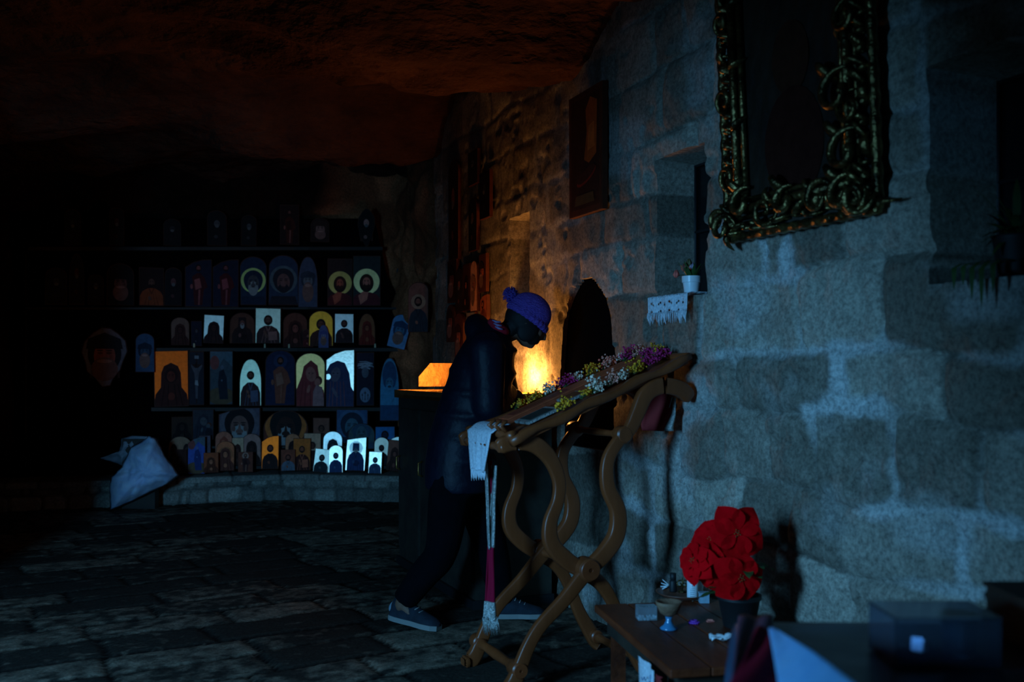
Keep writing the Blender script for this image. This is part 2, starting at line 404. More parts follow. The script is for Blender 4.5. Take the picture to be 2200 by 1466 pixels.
pale = smooth(700, 860, pxx+90*fbm(LL*1.5, ZZ*1.5, 7.0, 4))*(.45+.55*smooth(-.5,.4,fbm(LL*2.5,ZZ*2.5,12.,5)))  # paler where candlelight falls, darker behind the rack: light put into the colour
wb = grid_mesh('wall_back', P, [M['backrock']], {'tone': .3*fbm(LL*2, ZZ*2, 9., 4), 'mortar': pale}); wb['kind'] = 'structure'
BNX, BNY = nx.copy(), ny.copy()
def backrock(px):   # Y of the rock behind a column of pixels
    q = BX/BY*F+CX; k = int(np.argmin(np.abs(q-px)+1000*(BY < 6.9))); return float(BY[k]), math.atan2(BNY[k], BNX[k])
# left wall with the cave mouth in it (Y .2 .. 1.6)
pl = spline([Vector(p) for p in ((-2.9,1.75,0),(-2.95,3,0),(-3.05,4.6,0),(-3.2,5.6,0),(-3.5,6.3,0),(-4.3,7.0,0),(-5.3,7.6,0))], 10)
def rock_strip(name, pl, z0, z1, m, seed):
    pp = np.array([(p.x, p.y) for p in pl]); seg = np.r_[0, np.cumsum(np.hypot(*np.diff(pp, axis=0).T))]
    L_ = np.arange(0, seg[-1], .05); bx = np.interp(L_, seg, pp[:,0]); by = np.interp(L_, seg, pp[:,1])
    tx = np.gradient(bx); ty = np.gradient(by); tl = np.hypot(tx, ty); nx, ny = ty/tl, -tx/tl
    zz = np.arange(z0, z1, .05); LL, ZZ = np.meshgrid(L_, zz, indexing='ij')
    H = .07*fbm(LL, ZZ, seed, 5)
    return grid_mesh(name, np.stack([bx[:,None]+nx[:,None]*H, by[:,None]+ny[:,None]*H, ZZ], -1), [m])
o = rock_strip('wall_left', pl, -.1, 4.0, M['darkrock'], 3.); o['kind'] = 'structure'

# unseen rock curtain added to keep daylight off the far wall and ceiling
b = MB(); azs = np.linspace(8, 112, 40); vs = []
bot = np.interp(azs, [8,30,40,53,62,68,76,80,85,112], [1.1,1.2,1.70,1.74,1.35,1.10,1.12,1.6,1.72,1.72])
for i, a in enumerate(azs):
    ca, sa = math.cos(math.radians(a)), math.sin(math.radians(a)); w_ = .03*math.sin(i*1.7)
    for r, z in ((1.58,bot[i]+w_),(1.78,bot[i]+w_+.04),(1.9,2.4),(1.95,3.9),(1.4,3.9),(1.45,2.4)): vs.append((LX0+r*ca, LY0+r*sa, z))
b.add(vs, [(6*i+k, 6*i+(k+1)%6, 6*i+6+(k+1)%6, 6*i+6+k) for i in range(len(azs)-1) for k in range(6)]+[(0,1,2,3,4,5)], M['darkrock'], False)
o = b.build('shade_curtain'); o['kind'] = 'structure'

# ---------------------------------------------------------------- curved stone ledge at the foot of the apse
ledge = thing('stone_ledge', 'low curved stone ledge running along the foot of the cave wall under the icons', 'ledge', V(640, 1074, 9.75))
pxs = np.linspace(-60, 868, 420)
LY = np.array([Yb(p) for p in pxs]); k = np.ones(41)/41; LY = np.convolve(np.pad(LY, 20, 'edge'), k, 'valid')
LX = (pxs-CX)/F*LY
s_ = np.r_[0, np.cumsum(np.hypot(np.diff(LX), np.diff(LY)))]
S = np.arange(0, s_[-1], .012); lx = np.interp(S, s_, LX); ly = np.interp(S, s_, LY)
tx = np.gradient(lx); ty = np.gradient(ly); tl = np.hypot(tx, ty); nx, ny = ty/tl, -tx/tl
zz = np.linspace(-.02, .205, 20); SS, ZZ = np.meshgrid(S, zz, indexing='ij')
D, T, B = blocks(SS, ZZ, (.15,.26), (.13,.36), 9, z0=-.03, warp=.03)
H = .03*smooth(0,.03,D)+.012*B+.008*fbm(SS*8, ZZ*8, 1, 3)-.03
P = np.stack([lx[:,None]+nx[:,None]*H, ly[:,None]+ny[:,None]*H, ZZ], -1)
o = grid_mesh('front_stones', P, [M['ledge_stone']], {'tone': T, 'mortar': (1-smooth(.003,.012,D))*.8}); o.parent = ledge; o.matrix_parent_inverse = Matrix.Translation(-ledge.location)
dd = np.concatenate([np.array([.035,.036,.036,.03]), np.linspace(.02,-.5,14)]); hz = np.concatenate([np.array([.200,.21,.24,.252]), np.full(14,.255)])
SS, DD = np.meshgrid(S, dd, indexing='ij'); HZ_ = np.repeat(hz[None,:], len(S), 0)
D, T, B = blocks(SS, DD*.0+.5, (5,6), (.35,.6), 12, z0=-2, warp=0)
jt = 1-smooth(.004,.015,D)
P = np.stack([lx[:,None]+nx[:,None]*(DD+.006*fbm(SS*5,DD*5,0,3)), ly[:,None]+ny[:,None]*DD, HZ_-.006*jt+.004*fbm(SS*6,DD*6,3,3)], -1)
o = grid_mesh('cap_slabs', P, [M['ledge_stone']], {'tone': T, 'mortar': jt}, flip=False); o.parent = ledge; o.matrix_parent_inverse = Matrix.Translation(-ledge.location)
# ---------------------------------------------------------------- painted icons
_pc = {}
def paint(rgb, rough=.65, metal=0., amt=.35):
    if not metal and rgb[0] > rgb[2]*1.15: rgb = (min(1, rgb[0]*1.9), rgb[1]*1.05, rgb[2]*.9)
    k = (tuple(round(c, 3) for c in rgb), rough, metal)
    if k not in _pc:
        lo = tuple(c*(1-amt) for c in rgb)
        _pc[k] = mat('paint', lo, rough, metal, rgb, 22., .25 if metal else .12, 40., None, .5 if metal else .2, mixlo=.3, mixhi=.6, bdist=.004)
    return _pc[k]
def gilt(rgb, rough=.32): return paint(rgb, rough, .85, .25)
SK = (.42,.22,.12); SKG = (.34,.30,.27); HAIR = (.02,.012,.01); BOARD = None
def ell(cx, cz, rx, rz, n=22, a0=0, a1=2*PI, rot=0):
    full = abs(a1-a0-2*PI) < 1e-6; N_ = n if full else n+1
    out = []
    for i in range(N_):
        a = a0+(a1-a0)*i/n; x, z = rx*math.cos(a), rz*math.sin(a)
        out.append((cx+x*math.cos(rot)-z*math.sin(rot), cz+x*math.sin(rot)+z*math.cos(rot)))
    return out
def outline(w, h, shape, rr):
    j = lambda s=.012: rr.uniform(-s, s)*w
    if shape == 'rect': return [(-w/2+j(), 0), (w/2+j(), 0), (w/2+j(), h+j()), (-w/2+j(), h+j())]
    if shape == 'lean':   # top slipping to one side, as warped boards do
        return [(-w/2,0),(w/2*.94,0),(w/2,h*.5),(w/2*1.0,h*.985),(w*.1,h*.955),(-w/2*.9,h*.9),(-w/2*.97,h*.5)]
    if shape == 'arch':
        return [(-w/2+j(.03),0),(w/2+j(.03),0)]+[(w/2*c, h-w/2*.85+w/2*.85*s) for c, s in [(math.cos(a), math.sin(a)) for a in np.linspace(0, PI, 15)]]
    if shape == 'point':
        r = h*.52; return [(-w/2,0),(w/2,0)]+[(w/2*math.cos(a)**.9 if math.cos(a) > 0 else -w/2*abs(math.cos(a))**.9, h-r+r*math.sin(a)) for a in np.linspace(0, PI, 17)]
    if shape == 'rough':  # a slab of split wood
        return [(x*(1+rr.uniform(-.05,.05)), z) for x, z in outline(w, h, 'point', rr)]
    if shape == 'slant': return [(-w/2,0),(w/2*.98,0),(w/2,h*.5),(w/2,h*.995),(w*.16,h*.985),(-w*.18,h*.93),(-w/2,h*.82)]
    if shape == 'head':   # cut to the outline of a hooded head
        q = [(-.05,0),(.12,.02),(.20,.16),(.34,.28),(.40,.42),(.50,.60),(.46,.78),(.30,.90),(.12,.99),(-.06,1.0),(-.26,.90),(-.44,.76),(-.5,.58),(-.42,.42),(-.38,.26),(-.2,.14)]
        return [(x*w, z*h) for x, z in q]
def clip(poly, out):
    """clip a polygon to the board outline (Sutherland-Hodgman, outline convex enough)"""
    n = len(out); A = sum(out[i][0]*out[(i+1)%n][1]-out[(i+1)%n][0]*out[i][1] for i in range(n)); res = list(poly)
    o = out if A > 0 else out[::-1]
    for i in range(n):
        a, b_ = o[i], o[(i+1)%n]
        f = lambda p: (b_[0]-a[0])*(p[1]-a[1])-(b_[1]-a[1])*(p[0]-a[0])
        new = []
        for k in range(len(res)):
            p, q = res[k], res[(k+1)%len(res)]; fp, fq = f(p), f(q)
            if fp >= 0: new.append(p)
            if (fp >= 0) != (fq >= 0):
                t = fp/(fp-fq); new.append((p[0]+(q[0]-p[0])*t, p[1]+(q[1]-p[1])*t))
        res = new
        if len(res) < 3: return []
    return res
def icon_paint(kind, w, h, ground, robe, skin, halo, rr, robe2=None):
    """list of (polygon, rgb or material) from back to front, in board coordinates"""
    L = []; robe2 = robe2 or tuple(c*.5 for c in robe); dk = tuple(c*.35 for c in skin)
    def face(cx, cz, r, beard=True, hair=HAIR, old=False, sk=skin, detail=True):
        L.append((ell(cx, cz+r*.15, r*1.12, r*1.35), hair))
        L.append((ell(cx, cz-.02*r, r*.72, r*1.0), sk))
        if beard: 
            bc = (.45,.44,.42) if old else tuple(c*.8 for c in hair)
            L.append((ell(cx, cz-r*.72, r*.62, r*(.95 if old else .55)), bc)); L.append((ell(cx, cz-r*.32, r*.30, r*.2), sk))
            L.append((ell(cx, cz-r*.55, r*.24, r*.07, 10), dk))
        if detail:
            for s in (-1, 1):
                L.append((ell(cx+s*r*.30, cz+r*.20, r*.19, r*.09, 10), dk)); L.append((ell(cx+s*r*.30, cz+r*.38, r*.23, r*.05, 10), hair))
                L.append((ell(cx+s*r*.45, cz-r*.12, r*.14, r*.22, 10), tuple(c*.75 for c in sk)))
            L.append(([(cx-r*.05,cz+r*.25),(cx+r*.05,cz+r*.25),(cx+r*.13,cz-r*.18),(cx-r*.13,cz-r*.18)], tuple(min(1,c*1.15) for c in sk)))
    def shoulders(cx, top, sw, col, lap=True):
        L.append(([(cx-sw,-.01),(cx-sw*.97,top*.55),(cx-sw*.75,top*.82),(cx-sw*.28,top),(cx+sw*.28,top),(cx+sw*.75,top*.82),(cx+sw*.97,top*.55),(cx+sw,-.01)], col))
        if lap:
            L.append(([(cx-sw*.28,top),(cx,top*.62),(cx+sw*.28,top),(cx+sw*.16,top),(cx,top*.75),(cx-sw*.16,top)], robe2))
            for q in (-.6,-.3,.25,.55): L.append(([(cx+sw*q,0),(cx+sw*q+.03*w,0),(cx+sw*q*.5+.01*w,top*.8),(cx+sw*q*.5,top*.8)], robe2))
            L.append((ell(cx-sw*.15, top*.42, sw*.14, sw*.2, 12, rot=.4), skin))
    if kind == 'bust':
        r = w*.17; cz = h*.60
        if halo: L.append((ell(0, cz+r*.1, r*2.1, r*2.1, 28), halo))
        shoulders(0, h*.46, w*.47, robe); face(0, cz, r, rr.rand() < .7)
    elif kind == 'monk':
        r = w*.15; cz = h*.66
        if halo: L.append((ell(0, cz, r*2.2, r*2.2, 28), halo))
        shoulders(0, h*.56, w*.42, robe); L.append(([(-r*1.1,cz-r),(-r*1.0,cz+r*1.6),(r*1.0,cz+r*1.6),(r*1.1,cz-r)], robe)); face(0, cz-r*.1, r*.9, True, robe, True)
        L.append((ell(w*.02, h*.22, w*.13, h*.09), robe2)); L.append((ell(-w*.1, h*.26, w*.06, w*.09, 10), skin))
    elif kind == 'bookish':
        r = w*.15; cz = h*.64
        if halo: L.append((ell(0, cz, r*2.1, r*2.1, 28), halo))
        shoulders(0, h*.50, w*.46, robe); face(0, cz, r)
        L.append(([(.02*w,h*.08),(w*.36,h*.10),(w*.34,h*.34),(.0,h*.32)], tuple(min(1,c*1.2) for c in robe2))); L.append((ell(-w*.12, h*.30, w*.05, w*.1, 10, rot=.5), skin))
    elif kind == 'hood':
        r = w*.22; cz = h*.55
        if halo: L.append((ell(0, cz, r*1.9, r*1.9, 28), halo))
        L.append(([(-w*.5,0),(-w*.45,h*.22),(-w*.30,h*.34),(-w*.28,h*.60),(-w*.2,h*.72),(0,h*.78),(w*.2,h*.72),(w*.28,h*.60),(w*.30,h*.34),(w*.45,h*.22),(w*.5,0)], robe))
        face(0, cz-r*.1, r*.75, False, robe2); L.append((ell(0, h*.18, w*.1, h*.07), skin))
        for q in (-.3,-.12,.15,.32): L.append(([(w*q,0),(w*q+.02*w,0),(w*q*.6,h*.4),(w*q*.6-.012*w,h*.4)], robe2))
    elif kind == 'saviour':
        r = w*.19; cz = h*.47
        L.append((ell(0, cz+r*.15, w*.47, w*.47, 36), halo)); L.append((ell(0, cz+r*.15, w*.40, w*.40, 36), tuple(c*.8 for c in (.55,.40,.18)) if not hasattr(halo,'name') else halo))
        shoulders(0, h*.27, w*.50, robe, False)
        L.append(([(-w*.22,h*.02),(-w*.30,h*.2),(-w*.1,h*.3),(w*.08,h*.3),(w*.02,h*.12)], skin))
        L.append((ell(0, cz-r*.15, r*1.35, r*1.75), HAIR)); face(0, cz, r, True, (.05,.022,.012))
    elif kind == 'portrait':
        r = w*.30; cz = h*.46
        if halo: L.append((ell(0, cz+r*.3, r*1.55, r*1.6, 30), halo))
        L.append(([(-w*.5,0),(-w*.4,h*.18),(w*.4,h*.18),(w*.5,0)], robe))
        L.append((ell(0, cz+r*.35, r*1.2, r*1.25), robe)); face(0, cz, r, True, robe, rr.rand() < .6)
    elif kind == 'greybeard':
        r = w*.34; cz = h*.60
        L.append(([(-w*.5,0),(-w*.5,h*.25),(w*.5,h*.25),(w*.5,0)], robe)); L.append((ell(0, cz+h*.12, r*1.1, h*.22), robe))
        face(0, cz, r*.85, False, robe); L.append((ell(0, cz-h*.17, r*.75, h*.15), ground if not hasattr(ground,'name') else skin)); L.append((ell(0, cz-h*.06, r*.3, h*.02, 10), dk))
    elif kind == 'cap':
        r = w*.36; cz = h*.52; face(0, cz, r*.9, False, robe)
        L.append(([(-r*1.1,cz+r*.45),(-r*.95,cz+r*1.1),(0,cz+r*1.5),(r*.95,cz+r*1.1),(r*1.1,cz+r*.45)], robe)); L.append((ell(0, cz-h*.22, r*.8, h*.2), (.16,.14,.13))); L.append((ell(0, cz-h*.09, r*.45, h*.03), (.3,.27,.25)))
    elif kind == 'mother':
        L.append(([(-w*.5,0),(-w*.48,h*.3),(-w*.30,h*.55),(-w*.22,h*.75),(w*.02,h*.86),(w*.24,h*.76),(w*.30,h*.55),(w*.27,h*.4),(w*.45,h*.3),(w*.5,0)], robe))
        L.append((ell(w*.02, h*.60, w*.17, h*.14, rot=.2), skin)); L.append((ell(w*.28, h*.48, w*.12, h*.085), (.08,.035,.02))); L.append((ell(w*.24, h*.45, w*.10, h*.075), skin))
        L.append(([(w*.08,0),(w*.10,h*.28),(w*.2,h*.4),(w*.4,h*.36),(w*.48,0)], robe2)); L.append((ell(-w*.05,h*.33,w*.06,h*.08,rot=-.3), skin))
        for s in (-1,1): L.append((ell(w*.02+s*w*.06, h*.62, w*.03, h*.012, 8), dk))
        for q in (-.35,-.2,.0): L.append(([(w*q,0),(w*q+.02*w,0),(w*q*.7,h*.45),(w*q*.7-.015*w,h*.45)], tuple(c*.6 for c in robe)))
    elif kind == 'veil':
        L.append(([(-w*.5,0),(-w*.5,h*.6),(-w*.36,h*.74),(-w*.1,h*.80),(w*.16,h*.76),(w*.32,h*.58),(w*.38,h*.35),(w*.5,h*.25),(w*.5,0)], robe))
        L.append((ell(-w*.16, h*.56, w*.17, h*.13, rot=-.2), skin)); L.append((ell(-w*.42, h*.52, w*.09, h*.05), halo or skin))
        for s in (-1,1): L.append((ell(-w*.16+s*w*.07, h*.58, w*.035, h*.012, 8), dk))
        for q in (-.4,-.28,-.12,.02,.16): L.append(([(w*q,h*.02),(w*q+.025*w,h*.02),(w*q*.8,h*.44),(w*q*.8-.02*w,h*.44)], robe2))
        L.append((ell(-w*.18,h*.25,w*.06,h*.1,rot=.5), skin))
    elif kind == 'standing':
        r = w*.10; cz = h*.80
        if halo: L.append((ell(0, cz, r*2.3, r*2.3, 26), halo))
        L.append(([(-w*.16,h*.04),(-w*.2,h*.4),(-w*.24,h*.62),(-w*.06,h*.70),(w*.08,h*.70),(w*.24,h*.60),(w*.34,h*.42),(w*.2,h*.36),(w*.14,h*.04)], robe))
        face(0, cz, r); L.append(([(-w*.12,h*.35),(-w*.16,h*.56),(w*.04,h*.60),(w*.12,h*.4)], robe2)); L.append((ell(-w*.26,h*.42,w*.05,h*.05), skin)); L.append(([(-w*.02,h*.04),(w*.04,h*.04),(w*.07,h*.36),(-.0,h*.36)], skin))
    elif kind == 'crucifix':
        L.append(([(-w*.05,h*.03),(w*.05,h*.03),(w*.05,h*.97),(-w*.05,h*.97)], robe)); L.append(([(-w*.42,h*.70),(w*.42,h*.70),(w*.42,h*.76),(-w*.42,h*.76)], robe))
        L.append(([(-w*.07,h*.12),(w*.07,h*.12),(w*.1,h*.45),(w*.16,h*.6),(w*.38,h*.72),(w*.36,h*.76),(w*.1,h*.69),(-w*.1,h*.69),(-w*.36,h*.76),(-w*.38,h*.72),(-w*.16,h*.6),(-w*.1,h*.45)], skin))
        L.append((ell(-w*.03,h*.74,w*.07,h*.05), HAIR)); L.append(([(-w*.12,h*.38),(w*.12,h*.36),(w*.08,h*.46),(-w*.1,h*.46)], (.5,.5,.5)))
        L.append(([(-w*.14,h*.86),(w*.14,h*.86),(w*.14,h*.92),(-w*.14,h*.92)], (.35,.35,.38)))
    elif kind == 'landscape':
        L.append(([(-w*.5,h*.62),(-w*.3,h*.8),(-w*.1,h*.72),(w*.1,h*.86),(w*.5,h*.7),(w*.5,h*1.),(w*.1,h*1.),(-w*.5,h*1.)], (.16,.22,.26)))
        L.append((ell(-w*.28,h*.78,w*.2,h*.13), (.20,.09,.09))); L.append((ell(0,h*.16,w*.6,h*.16), (.12,.12,.07)))
        L.append(([(-w*.06,h*.1),(-w*.14,h*.4),(-w*.08,h*.62),(w*.1,h*.66),(w*.24,h*.5),(w*.3,h*.1)], robe)); L.append((ell(w*.04,h*.69,w*.07,h*.045), skin)); L.append((ell(w*.03,h*.45,w*.04,h*.02,8), skin))
    elif kind == 'thorns':
        for i in range(13):
            a = rr.uniform(-.5,.5); z = h*rr.uniform(.68,.9); x = rr.uniform(-.12,.12)*w; l = w*rr.uniform(.25,.42); t = h*.007
            dx, dz = math.cos(a)*l, math.sin(a)*l*.6
            L.append(([(x-dx,z-dz-t),(x,z+.02*h-t),(x+dx,z+dz-t),(x+dx,z+dz+t),(x,z+.02*h+t),(x-dx,z-dz+t)], (.5,.5,.55)))
        L.append((ell(0,h*.62,w*.2,h*.1), skin)); L.append((ell(0,h*.2,w*.3,h*.14), (.30,.32,.42)))
        for x, s in ((0,1.),(-.16,.7),(.16,.7)):
            L.append(([(x*w-.015*w,h*.1),(x*w+.015*w,h*.1),(x*w+.015*w,h*(.1+.18*s)),(x*w-.015*w,h*(.1+.18*s))], HAIR)); L.append(([(x*w-.07*w*s,h*(.1+.13*s)),(x*w+.07*w*s,h*(.1+.13*s)),(x*w+.07*w*s,h*(.1+.145*s)),(x*w-.07*w*s,h*(.1+.145*s))], HAIR))
    elif kind == 'amber':
        L.append(([(-w*.42,h*.05),(w*.42,h*.05),(w*.42,h*.95),(-w*.42,h*.95)], (.030,.014,.009)))
        L.append(([(-w*.02,h*.44),(w*.12,h*.40),(w*.34,h*.46),(w*.36,h*.88),(w*.16,h*.93),(w*.02,h*.84),(w*.06,h*.66)], (.20,.075,.012)))
        L.append(([(w*.08,h*.50),(w*.30,h*.52),(w*.28,h*.72),(w*.12,h*.70)], (.30,.13,.025)))
        L.append((ell(w*.05,h*.30,w*.30,h*.05,16,rot=.3), (.12,.02,.012))); L.append((ell(w*.05,h*.315,w*.28,h*.045,16,rot=.3), (.035,.015,.01))); L.append(([(-w*.3,h*.08),(w*.3,h*.08),(w*.26,h*.16),(-w*.26,h*.16)], (.06,.05,.02)))
    elif kind == 'pair':
        for s in (-1,1): L.append((ell(s*w*.27,h*.5,w*.15,h*.24), HAIR)); L.append((ell(s*w*.27,h*.47,w*.08,h*.16), skin))
        L.append(([(-w*.5,0),(-w*.45,h*.35),(0,h*.28),(w*.45,h*.35),(w*.5,0)], robe))
    elif kind == 'dark':
        L.append((ell(0,h*.62,w*.15,h*.10), skin)); L.append((ell(-w*.05,h*.25,w*.1,h*.05,rot=.3), tuple(c*.5 for c in skin)))
        for s in (-1,1): L.append((ell(s*w*.06,h*.635,w*.03,h*.012,8), dk))
        L.append((ell(0,h*.55,w*.1,h*.045), (.2,.19,.18)))
    return L
icon_n = 0
def make_icon(label, x0, y0, x1, y1, Y, shape, kind, ground, robe, skin, halo=None, group=None, lean=4., yaw=0., robe2=None, wall=False, u=None, wid=None, thick=.022, roll=0.):
    """panel whose picture footprint is about (x0..x1, y0..y1) at depth Y; a thing with board and painting"""
    global icon_n; icon_n += 1; rr = np.random.RandomState(100+icon_n)
    if wall:
        a = WALL_RZ; cx_ = (x0+x1)/2; base = wallpt(wall_u(cx_), wz(cx_, y1), .052); h = (y1-y0)/F*base.y
        w_ = wid or abs(wall_u(x1)-wall_u(x0)); 
    else:
        base = V((x0+x1)/2, y1, Y); w_ = (x1-x0)/F*Y; h = (y1-y0)/F*Y
        a = yaw
    t = thing('icon', label, 'icon', base, 0, group)
    t.rotation_euler = (math.radians(-lean), math.radians(roll), a)
    # local: x right, y away from the viewer, z up
    out = outline(w_, h, shape, rr)
    b = MB(); b.prism(out, paint((.06,.03,.018), .6), lambda x, z, d: Vector((x, d, z)), .0, thick)
    for sx in (-.3, .3): b.box((sx*w_, thick+.004, h*.45), (.02, .008, h*.6), paint((.05,.026,.015), .6))
    bo = b.build('board'); bo.parent = t
    inn = [(x*.955, .012*h+z*.972) for x, z in out]
    b = MB(); lay = [(inn, ground)]+[(clip(p, inn) if shape != 'head' else p, c) for p, c in icon_paint(kind, w_, h, ground, robe, skin, halo, rr, robe2)]
    for i, (p, c) in enumerate(lay):
        if len(p) < 3: continue
        m = c if hasattr(c, 'name') else paint(c)
        d = -.0012-.0007*i
        b.add([Vector((x, d, z)) for x, z in p], [tuple(range(len(p)))], m, False)
    po = b.build('painting', fix=False); po.parent = t
    return t
WALL_RZ = math.atan2(-WD[1], -WD[0])+PI  # board's local x along the wall, facing the room
WALL_RZ = math.atan2(WD[1], WD[0])
def bis(px, Y):
    """yaw that squares a board up between the camera and the cave mouth"""
    p = np.array(((px-CX)/F*Y, Y)); c = -p/np.hypot(*p); l = np.array((LX0,LY0))-p; l = l/np.hypot(*l); n = c+l
    return math.atan2(n[0], -n[1])
GM = gilt((.95,.72,.42)); GW = gilt((1.0,.80,.58)); GO = gilt((1.0,.13,.003), .4); GY = gilt((.85,.5,.10), .45); GB = gilt((.45,.55,.85), .5)
PW = (.85,.84,.78); CREAM = (.70,.62,.44)
DKB = (.02,.03,.07); NAVY = (.03,.05,.13); BRN = (.10,.04,.02); RED = (.18,.02,.02); BLK = (.012,.01,.012); BLU = (.06,.16,.38)
MIR = 'm'
def R(rows, dY, lean, group, zoff=0):
    for r in rows:
        (label, x0, y0, x1, y1, shape, kind, ground, robe, skin, halo), ex = r[:11], (r[11] if len(r) > 11 else {})
        px = (x0+x1)/2; Y = Yb(px)+dY+ex.pop('dY', 0); ex = dict(ex); off = ex.pop('off', 9.)
        yaw = bis(px, Y)+math.radians(off); ln = ex.pop('lean', lean)
        make_icon(label, x0, y0, x1, y1, Y, shape, kind, ground, robe, skin, halo, group, ln, yaw, **ex)
F0 = {'off': 0.}
# front row, standing on the ledge
R([
 ('small dark icon at the left end of the ledge row, beside the white sheet', 372,966,401,1017,'rect','hood',(.04,.018,.014),(.03,.015,.012),(.08,.04,.03),None),
 ('violet-blue scene icon near the left end of the ledge row', 404,938,440,1019,'slant','landscape',(.09,.16,.60),(.03,.06,.24),(.2,.25,.5),None,{'off':5.}),
 ('small brown square icon with a hooded child, on the ledge', 438,973,469,1016,'rect','hood',(.32,.12,.05),(.10,.04,.02),SK,None,{'dY':-.04}),
 ('narrow copper-coloured arched icon of a mother with halo, on the ledge', 465,948,503,1012,'arch','hood',(.55,.24,.11),(.12,.05,.035),SK,(.35,.18,.08),{'off':5.,'dY':.03}),
 ('small brown icon with a figure inside a pale pointed glow', 512,971,543,1015,'rect','standing',(.16,.07,.045),(.06,.03,.03),(.3,.2,.15),(.35,.33,.28),{'dY':-.05}),
 ('bright orange-gold icon of a bearded saint on the ledge', 562,936,598,1008,'slant','bust',GO,(.03,.02,.018),(.22,.09,.05),None,{'off':0.,'dY':.02}),
 ('small icon of a saint in white crossed collar, on the ledge', 604,966,634,1012,'rect','bust',(.20,.085,.05),(.24,.25,.30),(.25,.12,.08),(.26,.10,.06),{'dY':-.04}),
 ('orange and brown icon of a reader in dark robe, on the ledge', 630,942,667,1011,'rect','bookish',(.75,.22,.04),(.05,.015,.012),(.3,.13,.07),None,{'off':4.,'robe2':(.35,.14,.08)}),
 ('pale tilted icon of a bust with spiky hair, on the ledge', 672,965,704,1015,'rect','bust',gilt((.8,.68,.5),.38),(.03,.05,.06),(.14,.15,.15),None,{'off':1.,'roll':6.,'dY':-.02}),
 ('small arched white-ground icon with a blue saint, on the ledge', 706,957,736,1016,'arch','bust',GW,(.05,.10,.26),(.12,.22,.38),None,{'off':0.,'dY':-.03}),
 ('wide white-ground icon of a monk in a tall hat, on the ledge', 741,938,785,1012,'lean','monk',GW,(.035,.085,.24),(.06,.14,.3),gilt((.9,.8,.66),.42),{'off':0.,'roll':1.5}),
 ('small brightest white square icon with a round dark head, on the ledge', 791,971,819,1018,'rect','bust',GW,(.08,.15,.28),(.15,.25,.38),None,{'off':0.,'roll':1.5,'dY':-.03}),
 ('narrow brown tilted icon at the right end of the ledge row', 829,946,859,1012,'rect','hood',(.26,.16,.12),(.06,.035,.03),(.2,.11,.09),None,{'roll':6.}),
], .14, 6.5, 'icons standing on the stone ledge')
# second row, standing on a step right behind them
R([
 ('pale arched icon with two dark heads, behind the ledge row', 363,938,411,1000,'arch','pair',(.30,.27,.18),(.04,.05,.10),(.06,.04,.03),None,{'off':6.}),
 ('tall grey-violet half-seen icon above the violet-blue scene', 428,936,452,1000,'rect','bust',(.22,.16,.20),(.03,.03,.05),(.2,.12,.1),None),
 ('reddish arched icon of mother and child above the copper icon', 463,927,498,1000,'arch','mother',(.42,.22,.15),(.25,.08,.05),SK,None,{'off':6.}),
 ('cream icon with dark side figure between two arched ones', 498,941,523,1000,'rect','hood',(.62,.58,.40),(.05,.02,.015),(.1,.05,.04),None,{'off':4.}),
 ('grey arched icon around a black hood, left of the orange one', 521,932,560,1000,'arch','hood',(.36,.32,.29),(.02,.014,.012),(.04,.025,.02),None,{'off':6.}),
 ('tan round-topped icon with black figure, right of the orange one', 613,932,644,1000,'arch','hood',(.48,.30,.16),(.014,.010,.01),(.03,.02,.015),None,{'off':5.}),
 ('cream and copper icon with dark figure at its left', 653,931,689,1000,'rect','bust',(.70,.52,.36),(.035,.014,.012),(.1,.05,.03),None,{'off':3.}),
 ('white arched icon with a hooded head, above the spiky-haired one', 694,927,735,1000,'arch','hood',gilt((.82,.72,.58),.36),(.03,.05,.07),(.10,.12,.13),gilt((.9,.8,.66),.4),{'off':0.}),
 ('cream arched icon with a dark round head, near the right end', 804,940,835,1000,'arch','bust',gilt((.60,.48,.34),.42),(.02,.025,.03),(.06,.06,.06),None,{'off':1.}),
 ('torn-edged pale icon peeping out at the right end of the rack', 834,938,861,1000,'slant','hood',gilt((.70,.62,.48),.4),(.05,.035,.03),(.12,.08,.07),None,{'off':1.}),
], .225, 4.0, 'icons on the step behind the ledge row')
# third row, half hidden
R([
 ('murky icon with a black hooded head, low on the left of the rack', 370,896,412,945,'rect','hood',(.035,.03,.02),(.01,.008,.008),(.03,.025,.02),None),
 ('dark grey icon with pale tangled figures, low left', 415,880,458,945,'rect','mother',(.06,.06,.075),(.04,.04,.06),(.13,.13,.14),None),
 ('wide grey icon of one large haloed face, under the landscape icon', 471,876,558,955,'slant','portrait',(.16,.13,.17),(.012,.010,.012),(.15,.13,.12),(.21,.18,.21),{'off':4.,'dY':-.02}),
 ('broad arched icon in rust and ochre, half hidden under the mother icon', 567,882,661,958,'arch','portrait',(.14,.05,.03),(.01,.012,.01),(.03,.02,.015),(.40,.20,.05),{'off':4.,'dY':-.03}),
 ('small brown-grey icon with a dark round head, low in the middle', 673,898,708,958,'rect','bust',(.17,.11,.08),(.05,.03,.02),(.09,.06,.04),None,{'off':5.}),
 ('square blue icon of a large young face, low on the right', 722,880,790,952,'rect','portrait',(.06,.13,.27),(.012,.03,.06),(.10,.20,.26),(.09,.18,.33),{'off':2.}),
 ('round-topped grey-blue icon leaning over the blue face icon', 748,910,805,965,'arch','greybeard',(.10,.15,.16),(.05,.10,.16),(.10,.16,.20),None,{'dY':-.05,'off':3.}),
 ('bright blue icon with a dark head, under the tall blue bearded one', 806,917,848,965,'rect','bust',(.04,.26,.60),(.01,.03,.07),(.02,.04,.08),None,{'off':1.}),
], .305, 1.5, 'half hidden icons in the lower rack')
